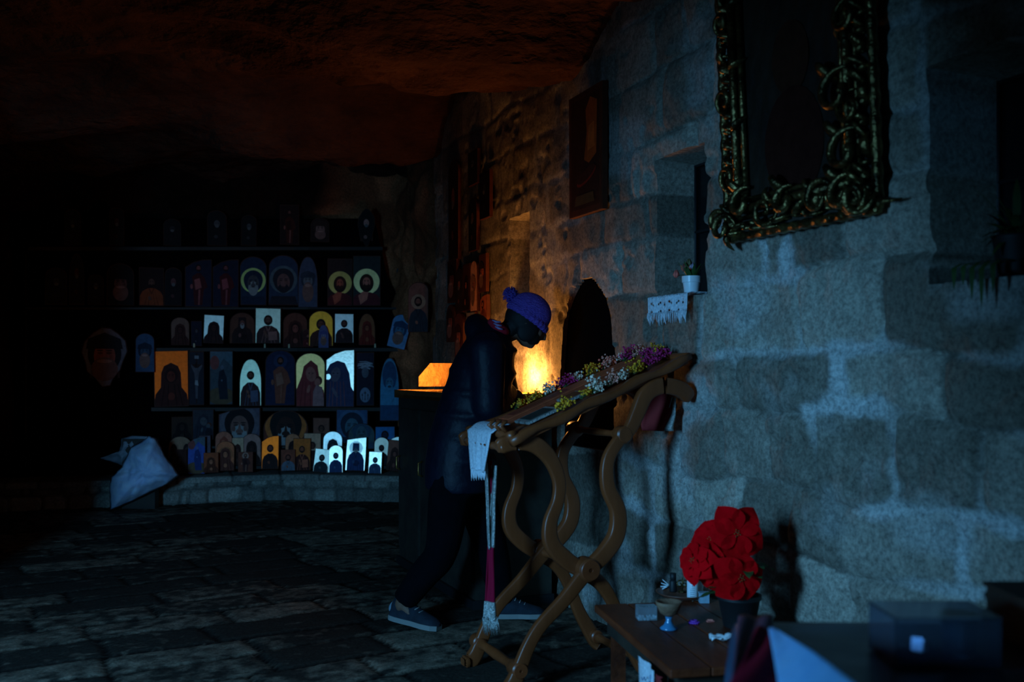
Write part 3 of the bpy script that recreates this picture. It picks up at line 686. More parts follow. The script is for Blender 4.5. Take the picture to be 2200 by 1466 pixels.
# large icons on the main shelf
R([
 ('tall amber-gold icon of a veiled dark figure, left end of the main shelf', 333,753,404,874,'rect','hood',gilt((1.0,.10,.003),.45),(.045,.015,.010),(.12,.035,.02),None,{'off':2.,'roll':-1.}),
 ('narrow dark icon of a crucifixion on the main shelf', 407,755,438,871,'rect','crucifix',(.035,.035,.05),(.03,.02,.02),(.16,.14,.16),None),
 ('icon of a dark figure in a misty landscape on the main shelf', 451,754,499,870,'rect','landscape',(.12,.13,.15),(.02,.025,.04),(.2,.2,.25),None,{'off':4.}),
 ('pointed pale green icon of a young saint on the main shelf', 515,771,561,873,'point','bookish',gilt((.62,.56,.36),.4),(.05,.03,.035),(.2,.12,.09),None,{'off':0.,'robe2':(.16,.15,.22)}),
 ('dark blue icon of a standing figure with open arms on the main shelf', 571,752,634,872,'arch','standing',(.03,.035,.09),(.20,.09,.06),(.24,.13,.09),(.05,.06,.14),{'robe2':(.30,.20,.15)}),
 ('gold-ground icon of a red-veiled mother holding a child', 635,758,698,874,'arch','mother',gilt((.95,.50,.16),.42),(.22,.05,.055),(.34,.18,.15),None,{'off':1.,'robe2':(.30,.24,.26)}),
 ('large mint-white icon of a blue-veiled mother, brightest on the main shelf', 700,750,761,875,'slant','veil',GW,(.07,.07,.16),(.20,.15,.20),GW,{'off':-.5,'robe2':(.20,.12,.16)}),
 ('narrow dark icon with pale thorn branches and three crosses', 766,757,803,872,'rect','thorns',(.025,.02,.04),(.02,.02,.03),(.18,.18,.22),None,{'off':5.}),
 ('tall pointed blue icon of an old bearded man, right end of the main shelf', 816,768,857,905,'point','greybeard',(.10,.36,.58),(.03,.10,.22),(.10,.24,.36),None,{'off':1.,'lean':3.,'dY':-.06}),
], .385, 2.5, 'large icons on the main shelf')
# small icons on the shelf with the candles
R([
 ('dim arched icon at the left end of the candle shelf', 368,682,406,742,'arch','hood',(.17,.15,.12),(.05,.025,.02),(.06,.03,.025),None),
 ('very dark violet icon of a face above a second face, candle shelf', 411,690,433,744,'rect','bust',(.02,.02,.045),(.02,.02,.04),(.12,.10,.12),None),
 ('white-ground icon of a dark hooded woman on the candle shelf', 437,677,479,738,'rect','hood',gilt((.62,.50,.40),.4),(.03,.018,.018),(.05,.025,.02),None,{'off':1.,'roll':2.}),
 ('brown-ground icon of a monk with folded robe on the candle shelf', 495,672,546,738,'arch','monk',(.10,.06,.04),(.025,.018,.018),(.16,.10,.09),None),
 ('pale green-white icon of a broad-shouldered saint on the candle shelf', 549,662,603,738,'rect','bookish',gilt((.62,.52,.36),.42),(.05,.035,.035),(.14,.10,.08),None,{'off':1.5,'robe2':(.22,.16,.15)}),
 ('dark brown icon of a robed figure left of the yellow arch', 609,672,660,746,'arch','hood',(.12,.06,.04),(.05,.02,.015),(.20,.09,.07),None),
 ('yellow arched icon with a dark bust, at the middle of the candle shelf', 664,668,715,744,'arch','bust',gilt((.85,.30,.02),.45),(.06,.03,.02),(.14,.07,.04),None,{'off':2.}),
 ('white-ground square icon of a saint with a book on the candle shelf', 719,674,760,737,'rect','bookish',gilt((.58,.50,.42),.42),(.03,.022,.025),(.10,.07,.06),None,{'off':1.}),
 ('dark red pointed icon of a veiled figure on the candle shelf', 771,674,806,742,'point','hood',(.22,.12,.05),(.16,.025,.015),(.25,.1,.05),None),
 ('blue-ringed icon of a bearded face leaning far to the right', 829,674,870,748,'arch','cap',(.20,.42,.72),(.02,.07,.16),(.10,.26,.42),None,{'roll':14.,'off':1.,'dY':-.38}),
], .475, 1.0, 'icons on the candle shelf')
R([
 ('tiny dark red icon standing in front of the yellow arch', 650,708,673,746,'arch','bust',(.05,.02,.02),(.10,.02,.02),(.3,.14,.12),None),
 ('tiny violet icon of a bearded head in front of the yellow arch', 684,698,706,748,'point','cap',(.16,.16,.34),(.10,.10,.30),(.35,.3,.45),None,{'off':2.}),
], .445, 1.0, 'tiny icons before the yellow arch')
# upper shelf
R([
 ('nearly black upright icon at the far left of the upper shelf', 100,575,142,655,'arch','dark',(.02,.02,.025),BLK,(.08,.07,.07),None),
 ('nearly black icon of a long face, second from far left on the upper shelf', 150,545,180,655,'point','dark',(.022,.022,.022),BLK,(.09,.05,.04),None),
 ('dim icon of a small grey face, upper shelf left', 190,590,222,655,'arch','dark',(.02,.02,.025),BLK,(.10,.10,.11),None),
 ('dark icon of a turned white-bearded face, upper shelf left', 232,566,286,656,'arch','cap',(.02,.02,.022),(.02,.018,.02),(.14,.12,.12),None),
 ('dark icon with an orange-brown garment and faint face, upper shelf', 300,575,351,657,'rect','bust',(.018,.012,.012),(.22,.075,.025),(.12,.08,.06),None),
 ('black icon of a small hooded face beside the orange-brown one', 355,575,390,657,'arch','dark',(.015,.012,.014),BLK,(.12,.08,.09),None),
 ('navy icon with a red lower half and pink robe, left of its twin', 399,556,454,660,'slant','standing',(.022,.025,.055),(.06,.015,.02),(.26,.12,.13),None,{'robe2':(.30,.13,.14)}),
 ('navy icon with pink sleeve, right of its near twin on the upper shelf', 458,556,512,660,'slant','standing',(.022,.025,.055),(.07,.015,.02),(.22,.1,.12),None,{'robe2':(.26,.10,.13)}),
 ('arched navy icon of a dark-hooded man with a yellow-green halo ring', 516,551,572,656,'arch','portrait',(.03,.05,.10),(.022,.035,.075),(.12,.10,.11),gilt((.55,.50,.14),.5),{'off':3.}),
 ('arched blue icon of an old man with a grey halo', 578,548,640,656,'arch','portrait',(.05,.07,.13),(.04,.03,.04),(.17,.12,.12),(.17,.21,.23),{'off':4.}),
 ('slim arched slate-blue icon of a small bearded saint', 641,551,682,661,'point','cap',(.11,.12,.19),(.05,.06,.09),(.26,.25,.26),None,{'off':4.}),
 ('golden-haloed portrait in red robe, left one of two alike', 704,556,757,657,'rect','saviour',(.03,.022,.020),(.085,.018,.02),(.36,.13,.08),gilt((.62,.36,.09),.5),{'off':3.}),
 ('golden-haloed portrait in red robe, right and brighter one of two alike', 758,550,817,657,'rect','saviour',(.05,.055,.05),(.10,.02,.03),(.50,.24,.18),gilt((.82,.56,.22),.45),{'off':2.}),
], .60, 1.0, 'icons on the upper shelf')
# topmost shelf
R([
 ('black icon of a faint grey face, far left of the top shelf', 140,450,172,530,'arch','dark',(.014,.014,.014),BLK,(.04,.04,.04),None),
 ('black icon of a faint reddish face on the top shelf', 236,446,266,528,'arch','dark',(.014,.014,.014),BLK,(.06,.04,.04),None),
 ('black icon of a small dim face low in its panel, top shelf', 352,470,388,528,'arch','dark',(.013,.013,.013),BLK,(.05,.045,.045),None),
 ('dark icon of a grey long-bearded face on the top shelf', 446,452,486,528,'arch','dark',(.014,.014,.015),BLK,(.16,.14,.14),None),
 ('dark icon with one tiny pale face, middle of the top shelf', 519,462,551,528,'arch','dark',(.013,.013,.013),BLK,(.13,.12,.12),None),
 ('dark icon of a standing red-brown figure on the top shelf', 602,440,642,526,'rect','standing',(.02,.012,.012),(.06,.018,.012),(.24,.13,.11),None),
 ('dark icon of a white-bearded hooded monk on the top shelf', 668,468,708,520,'arch','cap',(.018,.015,.015),(.03,.025,.022),(.22,.20,.19),None),
], .66, 0.0, 'icons on the top shelf')
# loose pieces on the rock
t = make_icon('large icon cut to the shape of a bearded hooded head, hung at far left', 178,703,271,832, Yb(224)+.42,'head','cap',(.28,.26,.30),(.03,.03,.035),(.30,.15,.12),None,None,2.,bis(224,9.6)+.03)
t = make_icon('small blue icon of a dark bearded face, left of the amber one', 292,716,330,800, Yb(310)+.38,'arch','cap',(.07,.13,.25),(.015,.03,.06),(.07,.12,.19),None,None,2.,bis(310,9.6))
for lab, x0,y0,x1,y1,sh,kd,g,rb,sk,ha in (
  ('black silhouette-cut icon of a hooded monk with clasped hands, top right of the rack',768,448,806,530,'head','dark',(.012,.011,.011),BLK,(.40,.34,.32),None),
  ('arched clay-pink icon of a small haloed monk, hung on the bare rock',876,606,921,714,'arch','bust',(.22,.12,.09),(.04,.045,.06),(.25,.14,.10),(.34,.30,.20)),
  ('black icon of a narrow bearded face hung on the bare rock near the corner',941,612,971,690,'arch','cap',(.02,.014,.012),(.012,.010,.010),(.32,.20,.14),None),
  ('arched icon of a capped man with moustache, just above the candle stand',929,716,968,780,'arch','cap',(.13,.10,.08),(.015,.013,.015),(.34,.22,.17),None)):
    px = (x0+x1)/2; Yr, an = backrock(px); yaw = min(.9, max(-.4, an+PI/2)) if px > 860 else bis(px, 10)
    make_icon(lab, x0,y0,x1,y1, Yr-.16 if px > 860 else Yb(px)+.6, sh, kd, g, rb, sk, ha, None, 1., -abs(yaw)*.45 if px > 860 else yaw)

# ---------------------------------------------------------------- rack: planks, posts
rack = thing('icon_rack', 'dark wooden tiered rack along the cave wall holding rows of icons', 'rack', V(600, 1050, Yb(600)+.6))
def plank(name, x0, x1, dY, py, depth, th):
    b = MB(); N_ = 24; vs = []
    for i in range(N_+1):
        px = x0+(x1-x0)*i/N_; Y = Yb(px)+dY; zt = CAMZ-(py-HZ)/F*(Y+.02)
        X_ = (px-CX)/F*Y; X2 = (px-CX)/F*(Y+depth)
        vs += [(X_,Y,zt-th),(X2,Y+depth,zt-th),(X2,Y+depth,zt),(X_,Y,zt)]
    fs = [(0,1,2,3),(4*N_+3,4*N_+2,4*N_+1,4*N_)]
    for i in range(N_):
        for k in range(4): fs.append((4*i+k, 4*i+(k+1)%4, 4*i+4+(k+1)%4, 4*i+4+k))
    b.add(vs, fs, M['dwood'], False); return b.build(name, rack)
plank('shelf', 340, 862, .225, 1001, .06, .03)
plank('shelf', 340, 862, .29, 959, .06, .02)
plank('shelf', 325, 866, .37, 876, .12, .035)
plank('shelf', 300, 880, .455, 748, .16, .035)
plank('shelf', 60, 862, .535, 661, .16, .02)
plank('shelf', 60, 822, .60, 531, .16, .035)
b = MB(); vs = []; N_ = 30
for i in range(N_+1):     # black boards added for the darkness behind the icons
    px = 62+(858-62)*i/N_; Y = Yb(px)+.70; top = 470 if px < 815 else 560+ (px-815)*2
    for yy in (.0, .03):
        for z in (.02, CAMZ-(top-HZ)/F*Y): vs.append(((px-CX)/F*(Y+yy), Y+yy, z))
fs = []
for i in range(N_):
    for q in ((0,1),(1,3),(3,2),(2,0)): fs.append((4*i+q[0], 4*i+q[1], 4*i+4+q[1], 4*i+4+q[0]))
b.add(vs, fs+[(0,2,3,1),(4*N_,4*N_+1,4*N_+3,4*N_+2)], M['shadeblack'], False); b.build('shade_panel', rack)
for px in (62, 300, 480, 610, 760, 858):
    b = MB(); Y = Yb(px)+.76; X_ = (px-CX)/F*Y; b.box((X_, Y, 1.27), (.05,.05,2.5 if px < 800 else 2.1), M['dwood']); b.build('post', rack)
# candle stubs on the shelf edge
for i, (px, py, g) in enumerate(((417,745,'first from the left'),(569,747,'second from the left'),(621,747,'third from the left'),(806,747,'last on the right'))):
    base = V(px, 747, 9.95); base.y = Yb(px)+.465; base = Vector(((px-CX)/F*base.y, base.y, CAMZ+(800-747)/F*9.95+.0))
    c = thing('candle_stub', 'short cream candle stub on the shelf edge, %s' % g, 'candle', base, 0, 'candle stubs on the shelf')
    b = MB(); b.lathe((0,0,0), [(.010,0),(.0105,.004),(.0095,.038),(.006,.042),(.001,.042)], M['wax'], 12); o = b.build('wax'); o.parent = c
    b = MB(); b.tube([(0,0,.04),(.001,0,.046),(.003,0,.052)], .0012, M['black'], 6); o = b.build('wick'); o.parent = c

# ---------------------------------------------------------------- icons on the far end of the masonry wall
wl = [
 (978,1000,345,560,'arch','dark',(.02,.015,.015),(.2,.1,.08),'tall dark narrow icon on the stone wall, nearest the corner, up high'),
 (976,996,560,650,'rect','cap',(.03,.02,.02),(.2,.1,.08),'dim icon on the stone wall by the corner, at shoulder height'),
 (1021,1042,325,398,'rect','dark',(.02,.02,.025),(.1,.1,.1),'small black icon high on the stone wall'),
 (1022,1040,426,540,'arch','dark',(.018,.018,.02),(.12,.1,.1),'upright black icon below the highest small one'),
 (1046,1068,370,470,'rect','dark',(.012,.012,.015),(.06,.06,.06),'plain black panel on the stone wall above the amber glow'),
 (974,992,655,735,'arch','cap',(.06,.04,.035),(.3,.16,.12),'narrow icon behind the candle stand, left of the pair'),
 (994,1010,578,672,'arch','dark',(.025,.02,.02),(.25,.15,.12),'dark round-topped icon left of the pale long-faced one'),
 (1010,1025,568,668,'rect','hood',(.05,.025,.02),(.3,.14,.1),'brownish icon touching the left of the pale long-faced one'),
 (1027,1041,560,670,'arch','cap',(.55,.45,.38),(.32,.2,.15),'pale arched icon of a long dark face on the stone wall'),
 (1045,1060,546,628,'rect','cap',(.06,.03,.025),(.45,.22,.14),'narrow icon of a face beside the candle-lit niche'),
 (1018,1036,672,700,'rect','pair',(.40,.36,.36),(.2,.15,.15),'small whitish card on the stone wall behind the shoulder'),
 (992,1010,672,780,'arch','cap',(.10,.05,.04),(.40,.2,.15),'dark reddish icon just above the candle box, left'),
 (1048,1062,634,690,'slant','bust',(.28,.12,.06),(.3,.15,.08),'small copper-edged icon touching the hat from the left'),
]
for x0,x1,y0,y1,sh,kd,g,sk,lab in wl:
    make_icon(lab, x0,y0,x1,y1, 0, sh, kd, g, tuple(c*.4 for c in g), sk, None, 'icons on the far end of the stone wall', 0., wall=True)
# tall leaning icon above the arch
t = make_icon('tall dark narrow picture with amber patch hung above the arched opening', 1241,196,1313,461, 0, 'rect','amber',(.05,.022,.012),(.10,.04,.02),(.10,.05,.03),None, None, 0., wall=True, thick=.03)
# ---------------------------------------------------------------- framed picture on the wall
def FW(u, z, off): return wallpt(u, z, off+.05+.05*(z-1.74))      # leans out a little at the top
fu0, fu1, fz0, fz1 = wall_u(1592), wall_u(1928), 1.755, 2.80
fr = thing('framed_picture', 'large dark picture in a carved gilt baroque frame on the stone wall', 'picture', wallpt((fu0+fu1)/2, fz0, .04))
bd = .155
b = MB(); b.hexa([FW(fu0+.03,fz0+.03,-.02),FW(fu1-.03,fz0+.03,-.02),FW(fu1-.03,fz1-.03,-.02),FW(fu0+.03,fz1-.03,-.02),FW(fu0+.03,fz0+.03,.0),FW(fu1-.03,fz0+.03,.0),FW(fu1-.03,fz1-.03,.0),FW(fu0+.03,fz1-.03,.0)], M['dwood']); b.build('backing_board', fr)
b = MB(); nn = 26
for i in range(nn+1):
    pass
vs = [FW(fu0+bd+(fu1-fu0-2*bd)*i/nn, fz0+bd+(fz1-fz0-2*bd)*j/nn, .006+.003*math.sin(i*1.7)*math.sin(j*.9)) for i in range(nn+1) for j in range(nn+1)]
b.add(vs, [(i*(nn+1)+j, (i+1)*(nn+1)+j, (i+1)*(nn+1)+j+1, i*(nn+1)+j+1) for i in range(nn) for j in range(nn)], M['canvas'])
cu, cz_ = (fu0+fu1)/2, (fz0+fz1)/2
for (r1, r2, dz, c_) in ((.16,.20,-.22,(.018,.008,.006)),(.10,.13,.08,(.022,.013,.008)),(.075,.10,.08,(.010,.006,.005)),(.05,.07,.07,(.035,.022,.014))):
    q = ell(cu, cz_+dz, r1, r2, 24); b.add([FW(x, z, .011+.001*r1) for x, z in q], [tuple(range(24))], paint(c_, .45), False)
b.build('painting', fr, fix=False)
b = MB()
for ins, hh, r_ in ((bd-.012,.022,.011),(bd-.045,.034,.016),(bd-.075,.022,.008)):
    c4 = [(fu0+ins,fz0+ins),(fu1-ins,fz0+ins),(fu1-ins,fz1-ins),(fu0+ins,fz1-ins)]
    for k in range(4):
        a, c_ = c4[k], c4[(k+1)%4]; b.tube([FW(a[0],a[1],hh), FW(c_[0],c_[1],hh)], r_, M['frame'], 8)
b.build('inner_moulding', fr)
b = MB(); rf = random.Random(5)
def leafy(c, ang, L, wd, lift):
    """acanthus lobe: flattened, curling tube"""
    pts = []; rad = []
    for i in range(9):
        t = i/8; a = ang+1.1*t*t; pts.append((c[0]+L*t*math.cos(ang+.5*t), c[1]+L*t*math.sin(ang+.5*t), lift*(math.sin(PI*t)*.9+.35)))
        rad.append(wd*(math.sin(PI*min(1,(t*.86+.12)))**.8)+.0015)
    b.tube([FW(*p) for p in pts], rad, M['frame'], 8, prof=(1,.55,.8))
def scroll(c, ang, r, turns, wd, s=1, lift=.03):
    pts = []; rad = []
    n_ = int(22*turns)
    for i in range(n_+1):
        t = i/n_; a = ang+s*turns*2*PI*t; rr_ = r*(1-t)**.75+.004
        pts.append((c[0]+rr_*math.cos(a), c[1]+rr_*math.sin(a), .02+lift*math.sin(PI*(.15+.7*t)))); rad.append(wd*(1-.55*t)*min(1, .35+3*t))
    b.tube([FW(*p) for p in pts], rad, M['frame'], 8, prof=(1,.8,.9)); b.ball(FW(pts[-1][0], pts[-1][1], lift), .009, M['frame'], 8, None, 6)
per = []
W_, H_ = fu1-fu0, fz1-fz0; n_ = 64; tot = 2*(W_+H_)
for i in range(n_):
    s = tot*i/n_
    if s < W_: q = (fu0+s, fz0+.045, -PI/2, 0)
    elif s < W_+H_: q = (fu1-.045, fz0+s-W_, 0, PI/2)
    elif s < 2*W_+H_: q = (fu1-(s-W_-H_), fz1-.045, PI/2, PI)
    else: q = (fu0+.045, fz1-(s-2*W_-H_), PI, -PI/2)
    per.append(q)
for i, (u, z, out, al) in enumerate(per):
    # leaf lobes poking beyond the edge and folding inwards
    if not ((u < fu0+.02 or u > fu1-.02) and (z < fz0+.02 or z > fz1-.02)):
        leafy((u-.02*math.cos(out), z-.02*math.sin(out)), out+rf.uniform(-.7,.7), rf.uniform(.028,.045), rf.uniform(.010,.016), .022)
    leafy((u+.01*math.cos(al), z+.01*math.sin(al)), al+rf.choice((-1,1))*rf.uniform(.2,.7), rf.uniform(.07,.10), rf.uniform(.012,.02), .035)
    if i % 5 == 0: scroll((u-.035*math.cos(out), z-.035*math.sin(out)), al+rf.uniform(-.5,.5), rf.uniform(.04,.062), 1.3, .014, rf.choice((-1,1)), .045)
    if i % 4 == 1: leafy((u-.05*math.cos(out), z-.05*math.sin(out)), out+PI+rf.uniform(-.5,.5), .08, .017, .04)
for cu_, cz2, sg in ((fu0+.05,fz0+.05,1),(fu1-.05,fz0+.05,-1),(fu0+.05,fz1-.05,-1),(fu1-.05,fz1-.05,1)):
    for k in range(5): leafy((cu_, cz2), (math.atan2(cz2-(fz0+fz1)/2, cu_-(fu0+fu1)/2))+(k-2)*.42, .035, .017, .035)
    scroll((cu_, cz2), 0, .05, 1.4, .016, sg, .06)
# rococo C-scrolls on the right side, the big paired leaves on the bottom
for (px, py, r) in ((1868,205,.075),(1880,330,.07),(1872,420,.06),(1745,435,.05),(1650,440,.055)):
    u = wall_u(px); z = wz(px, py); scroll((u, z), 1.2, r, 1.1, .021, 1, .055); leafy((u-r*.6, z+r*.6), 1.9, .10, .026, .05)
for k in range(4):      # scalloped outer edge
    c4 = [(fu0+.012,fz0+.012),(fu1-.012,fz0+.012),(fu1-.012,fz1-.012),(fu0+.012,fz1-.012)]; a, c_ = c4[k], c4[(k+1)%4]; n3 = 46
    b.tube([FW(a[0]+(c_[0]-a[0])*i/n3, a[1]+(c_[1]-a[1])*i/n3, .012) for i in range(n3+1)], [.014+.007*abs(math.sin(i*.9)) for i in range(n3+1)], M['frame'], 8)
b.build('carved_border', fr)

# ---------------------------------------------------------------- flower pot, crochet mat on the window sill
pu = (wall_u(1461)+wall_u(1503))/2; pb_ = wallpt(pu, 1.585, -.01); 
zb = CAMZ-(638-HZ)/F*pb_.y; zt = CAMZ-(594-HZ)/F*pb_.y; hp = zt-zb; rp = 21/F*pb_.y
sp = thing('flower_pot', 'white tapered pot of closed tulips on the window sill', 'flower pot', (pb_.x, pb_.y, zb))
b = MB(); b.lathe((pb_.x,pb_.y,zb), [(rp*.66,0),(rp*.70,.004),(rp*.88,hp*.68),(rp*.98,hp*.70),(rp*1.0,hp),(rp*.92,hp),(rp*.86,hp*.8),(0.001,hp*.8)], M['porcelain'], 32, smooth=True); b.build('pot', sp, 40)
b = MB(); b.lathe((pb_.x,pb_.y,zb+hp*.8), [(rp*.84,.0),(rp*.5,.006),(0.001,.007)], M['black'], 20); b.build('soil', sp)
b = MB(); rr = random.Random(3)
for i in range(13):
    a = rr.uniform(0, 2*PI); l = rr.uniform(.05,.085); c0 = Vector((pb_.x+.008*math.cos(a), pb_.y+.008*math.sin(a), zb+hp*.8)); dd_ = Vector((math.cos(a)*.035, math.sin(a)*.035, l))
    sd = Vector((-math.sin(a), math.cos(a), 0)); vs = []; n_ = 6
    for k in range(n_+1):
        t = k/n_; w_ = .008*math.sin(PI*(.1+.9*t))+.0004; p = c0+dd_*t+Vector((dd_.x,dd_.y,0))*t*t*.5
        vs += [p-sd*w_, p+Vector((0,0,-.002)), p+sd*w_]
    b.add(vs, [(3*k+j, 3*k+j+1, 3*k+j+4, 3*k+j+3) for k in range(n_) for j in (0,1)], M['leaf'])
b.build('leaves', sp)
for (px, py, col) in ((1453,588,(.42,.16,.14)),(1487,572,(.48,.36,.46)),(1480,564,(.10,.16,.08)),(1470,575,(.20,.12,.10))):
    c0 = V(px, py, pb_.y-.02); b = MB(); mm = paint(col)
    for k in range(5):
        a = k*2*PI/5; b.tube([c0+Vector((.003*math.cos(a),.003*math.sin(a),-.016)), c0+Vector((.009*math.cos(a),.009*math.sin(a),-.004)), c0+Vector((.004*math.cos(a),.004*math.sin(a),.016))], [.003,.0065,.001], mm, 6)
    o = b.build('tulip_bud', sp); s2 = MB(); s2.tube(spline([Vector((pb_.x,pb_.y,zb+hp*.8)), (c0+Vector((pb_.x,pb_.y,zb+hp)))/2, c0+Vector((0,0,-.014))], 4), .0018, M['leaf'], 5); s2.build('stem', o)
# crochet mat draped over the sill
cm = thing('crochet_mat', 'white crochet doily draped over the sill under the tulip pot', 'doily', wallpt(pu, 1.57, .04))
b = MB(); nu, nv = 44, 26; ua, ub = wall_u(1418), wall_u(1503)
vs = []
for i in range(nu+1):
    for j in range(nv+1):
        s = i/nu; t = j/nv; u = ua+(ub-ua)*s+.012*math.sin(t*3)*(s-.5); d = -.13+t*.26
        edge = .045; zt_ = 1.587
        if d < edge: off, z = d, zt_+.002*math.sin(i*.9)
        else: off, z = edge+.012+.006*math.sin(s*14+.6)+.004*math.sin(i*2.2), zt_-(d-edge)*.92+(.006*math.sin(i*.6) if t > .8 else 0)
        vs.append(wallpt(u, z, off))
fs = [(i*(nv+1)+j, (i+1)*(nv+1)+j, (i+1)*(nv+1)+j+1, i*(nv+1)+j+1) for i in range(nu) for j in range(nv) if not (j > 3 and (j % 4 == 1) and (i % 2 == 0))]
b.add(vs, fs, M['white']); o = b.build('lace_cloth', cm); md = o.modifiers.new('s','SOLIDIFY'); md.thickness = .003
b = MB()
for i in range(0, 34):
    s = i/33; u = ua+(ub-ua)*s; z = 1.587-(.13-.045)*.92; off = .045+.014+.006*math.sin(s*14+.6); l = .028+.022*abs(math.sin(i*.52))+rr.uniform(-.004,.004)
    b.tube([wallpt(u, z+.004, off), wallpt(u+rr.uniform(-.004,.004), z-l*.5, off+.003), wallpt(u+rr.uniform(-.007,.007), z-l, off)], [.0032,.0026,.0014], M['white'], 5)
b.build('fringe', cm)

# dark potted plant on the big sill, leaves hanging over
pc = V(2165, 590, 2.98); pc.x += .06; pc.z = 1.60
tp = thing('trailing_plant', 'dark leafy plant in the deep wall recess with blades hanging over the sill', 'plant', wallpt((BIG[0]+BIG[1])/2-.02, 1.525, -.08))
q0 = wallpt((BIG[0]+BIG[1])/2-.02, 1.53, -.08)
b = MB(); b.lathe(q0, [(.045,0),(.05,.01),(.065,.10),(.07,.11),(.062,.11),(.055,.09),(.001,.09)], M['black'], 24); b.build('pot', tp)
b = MB()
for i in range(34):
    a = rr.uniform(0, 2*PI); hh = rr.uniform(.05,.28); out_ = rr.uniform(.05,.13); sd = Vector((-math.sin(a), math.cos(a), 0)); vs = []
    for k in range(8):
        t = k/7; w_ = .011*math.sin(PI*(.08+.92*t))+.0005; p = q0+Vector((math.cos(a)*out_*t, math.sin(a)*out_*t, .09+hh*t-.10*t*t)); vs += [p-sd*w_, p+sd*w_]
    b.add(vs, [(2*k, 2*k+1, 2*k+3, 2*k+2) for k in range(7)], M['leaf'])
for (px, l) in ((2139,.065),(2160,.09),(2100,.03),(2120,.02),(2185,.05)):
    u = wall_u(px); vs = []
    for k in range(8):
        t = k/7; w_ = .009*math.sin(PI*(.15+.85*t))+.0004; z = 1.56-(l+.045)*max(0,(t-.3)/.7); off = -.06+.15*min(1,t/.35)
        vs += [wallpt(u-w_, z, off), wallpt(u+w_, z, off)]
    b.add(vs, [(2*k, 2*k+1, 2*k+3, 2*k+2) for k in range(7)], M['leaf'])
b.build('leaves', tp)

# ---------------------------------------------------------------- candle stand in the corner
E1 = Vector((.922,.387,0)); E2 = Vector((-.387,.922,0))
cs = thing('candle_stand', 'dark metal candle stand with glowing brass hood against the stone wall', 'candle stand', wallpt(.95, 0, .3))
CU0, CU1 = (7.09-6.72)/.922, (7.09-5.42)/.922
def CP(u, off, z): return wallpt(u, z, off)
def cbox(b, u0, u1, o0, o1, z0, z1, m):
    b.hexa([CP(u0,o0,z0),CP(u1,o0,z0),CP(u1,o1,z0),CP(u0,o1,z0),CP(u0,o0,z1),CP(u1,o0,z1),CP(u1,o1,z1),CP(u0,o1,z1)], m)
TZ = 1.135
b = MB(); cbox(b, CU0, CU1, .06, .50, .05, TZ-.05, M['metal'])
b.build('cabinet_body', cs)
b = MB(); cbox(b, CU0-.01, CU1+.01, .05, .52, 0, .05, M['black']); b.build('plinth', cs)
for k in range(3):
    u0 = CU0+.03+k*(CU1-CU0)/3; o = MB(); cbox(o, u0, u0+(CU1-CU0)/3-.06, .50, .515, .12, TZ-.12, M['metal'])
    dr = o.build('door', cs); h_ = MB(); h_.tube([CP(u0+.05,.52,.62),CP(u0+.05,.545,.63),CP(u0+.05,.545,.70),CP(u0+.05,.52,.71)], .006, M['brass'], 6); h_.build('handle', dr)
b = MB(); cbox(b, CU0-.02, CU1+.02, .045, .53, TZ-.05, TZ-.03, M['brass'])
for (u0,u1,o0,o1) in ((CU0-.02,CU0,.045,.53),(CU1,CU1+.02,.045,.53),(CU0-.02,CU1+.02,.045,.06),(CU0-.02,CU1+.02,.515,.53)): cbox(b, u0,u1,o0,o1,TZ-.05,TZ,M['brass'])
b.build('tray', cs)
b = MB(); cbox(b, CU0, CU1, .06, .515, TZ-.032, TZ-.012, M['sand']); b.build('sand_bed', cs)
b = MB()
q = [(.05,TZ+.02),(.37,TZ+.02),(.37,TZ+.085),(.29,TZ+.175),(.05,TZ+.175)]
b.prism(q, M['brass'], lambda x, z, d: CP(CU0+d, x, z), -.012, .0); b.build('end_hood', cs)
# candles stuck in the sand, near end, hidden from the camera by the person; their own lamps
rc = random.Random(9); nC = 9
for i in range(nC):
    u = CU1-.38-.30*rc.random() if i < 7 else CU0+.35+.2*(i-7); off = rc.uniform(.09,.15); hh = rc.uniform(.07,.13)
    p = CP(u, off, TZ-.018)
    c = thing('candle', 'thin lit beeswax candle standing in the sand of the candle stand', 'candle', p, 0, 'lit candles in the sand tray')
    b = MB(); b.lathe((0,0,0), [(.0045,0),(.0045,hh),(.001,hh+.003)], M['wax'], 10); o = b.build('wax'); o.parent = c
    b = MB(); b.lathe((0,0,hh+.004), [(.001,0),(.0045,.006),(.005,.012),(.003,.024),(.0004,.036)], M['flame'], 10); o = b.build('flame'); o.parent = c
p = CP(CU1-.50, .42, TZ-.018)
c = thing('candle', 'taller lit candle standing at the front of the sand tray', 'candle', p, 0, 'lit candles in the sand tray')
b = MB(); b.lathe((0,0,0), [(.008,0),(.008,.16),(.001,.163)], M['wax'], 12); o = b.build('wax'); o.parent = c
b = MB(); b.lathe((0,0,.166), [(.001,0),(.0055,.007),(.006,.014),(.003,.03),(.0004,.042)], M['flame'], 10); o = b.build('flame'); o.parent = c
def lamp(name, loc, e, col, r=.02):
    l = bpy.data.lights.new(name, 'POINT'); l.energy = e; l.color = col; l.shadow_soft_size = r
    o = bpy.data.objects.new(name, l); C.objects.link(o); o.location = loc; return o
lamp('candle_light', CP(CU1-.35, .095, TZ+.10), 12., (1,.43,.10), .03)
lamp('candle_light', CP(CU1-.50, .42, TZ+.20), 3.2, (1,.43,.10), .03)
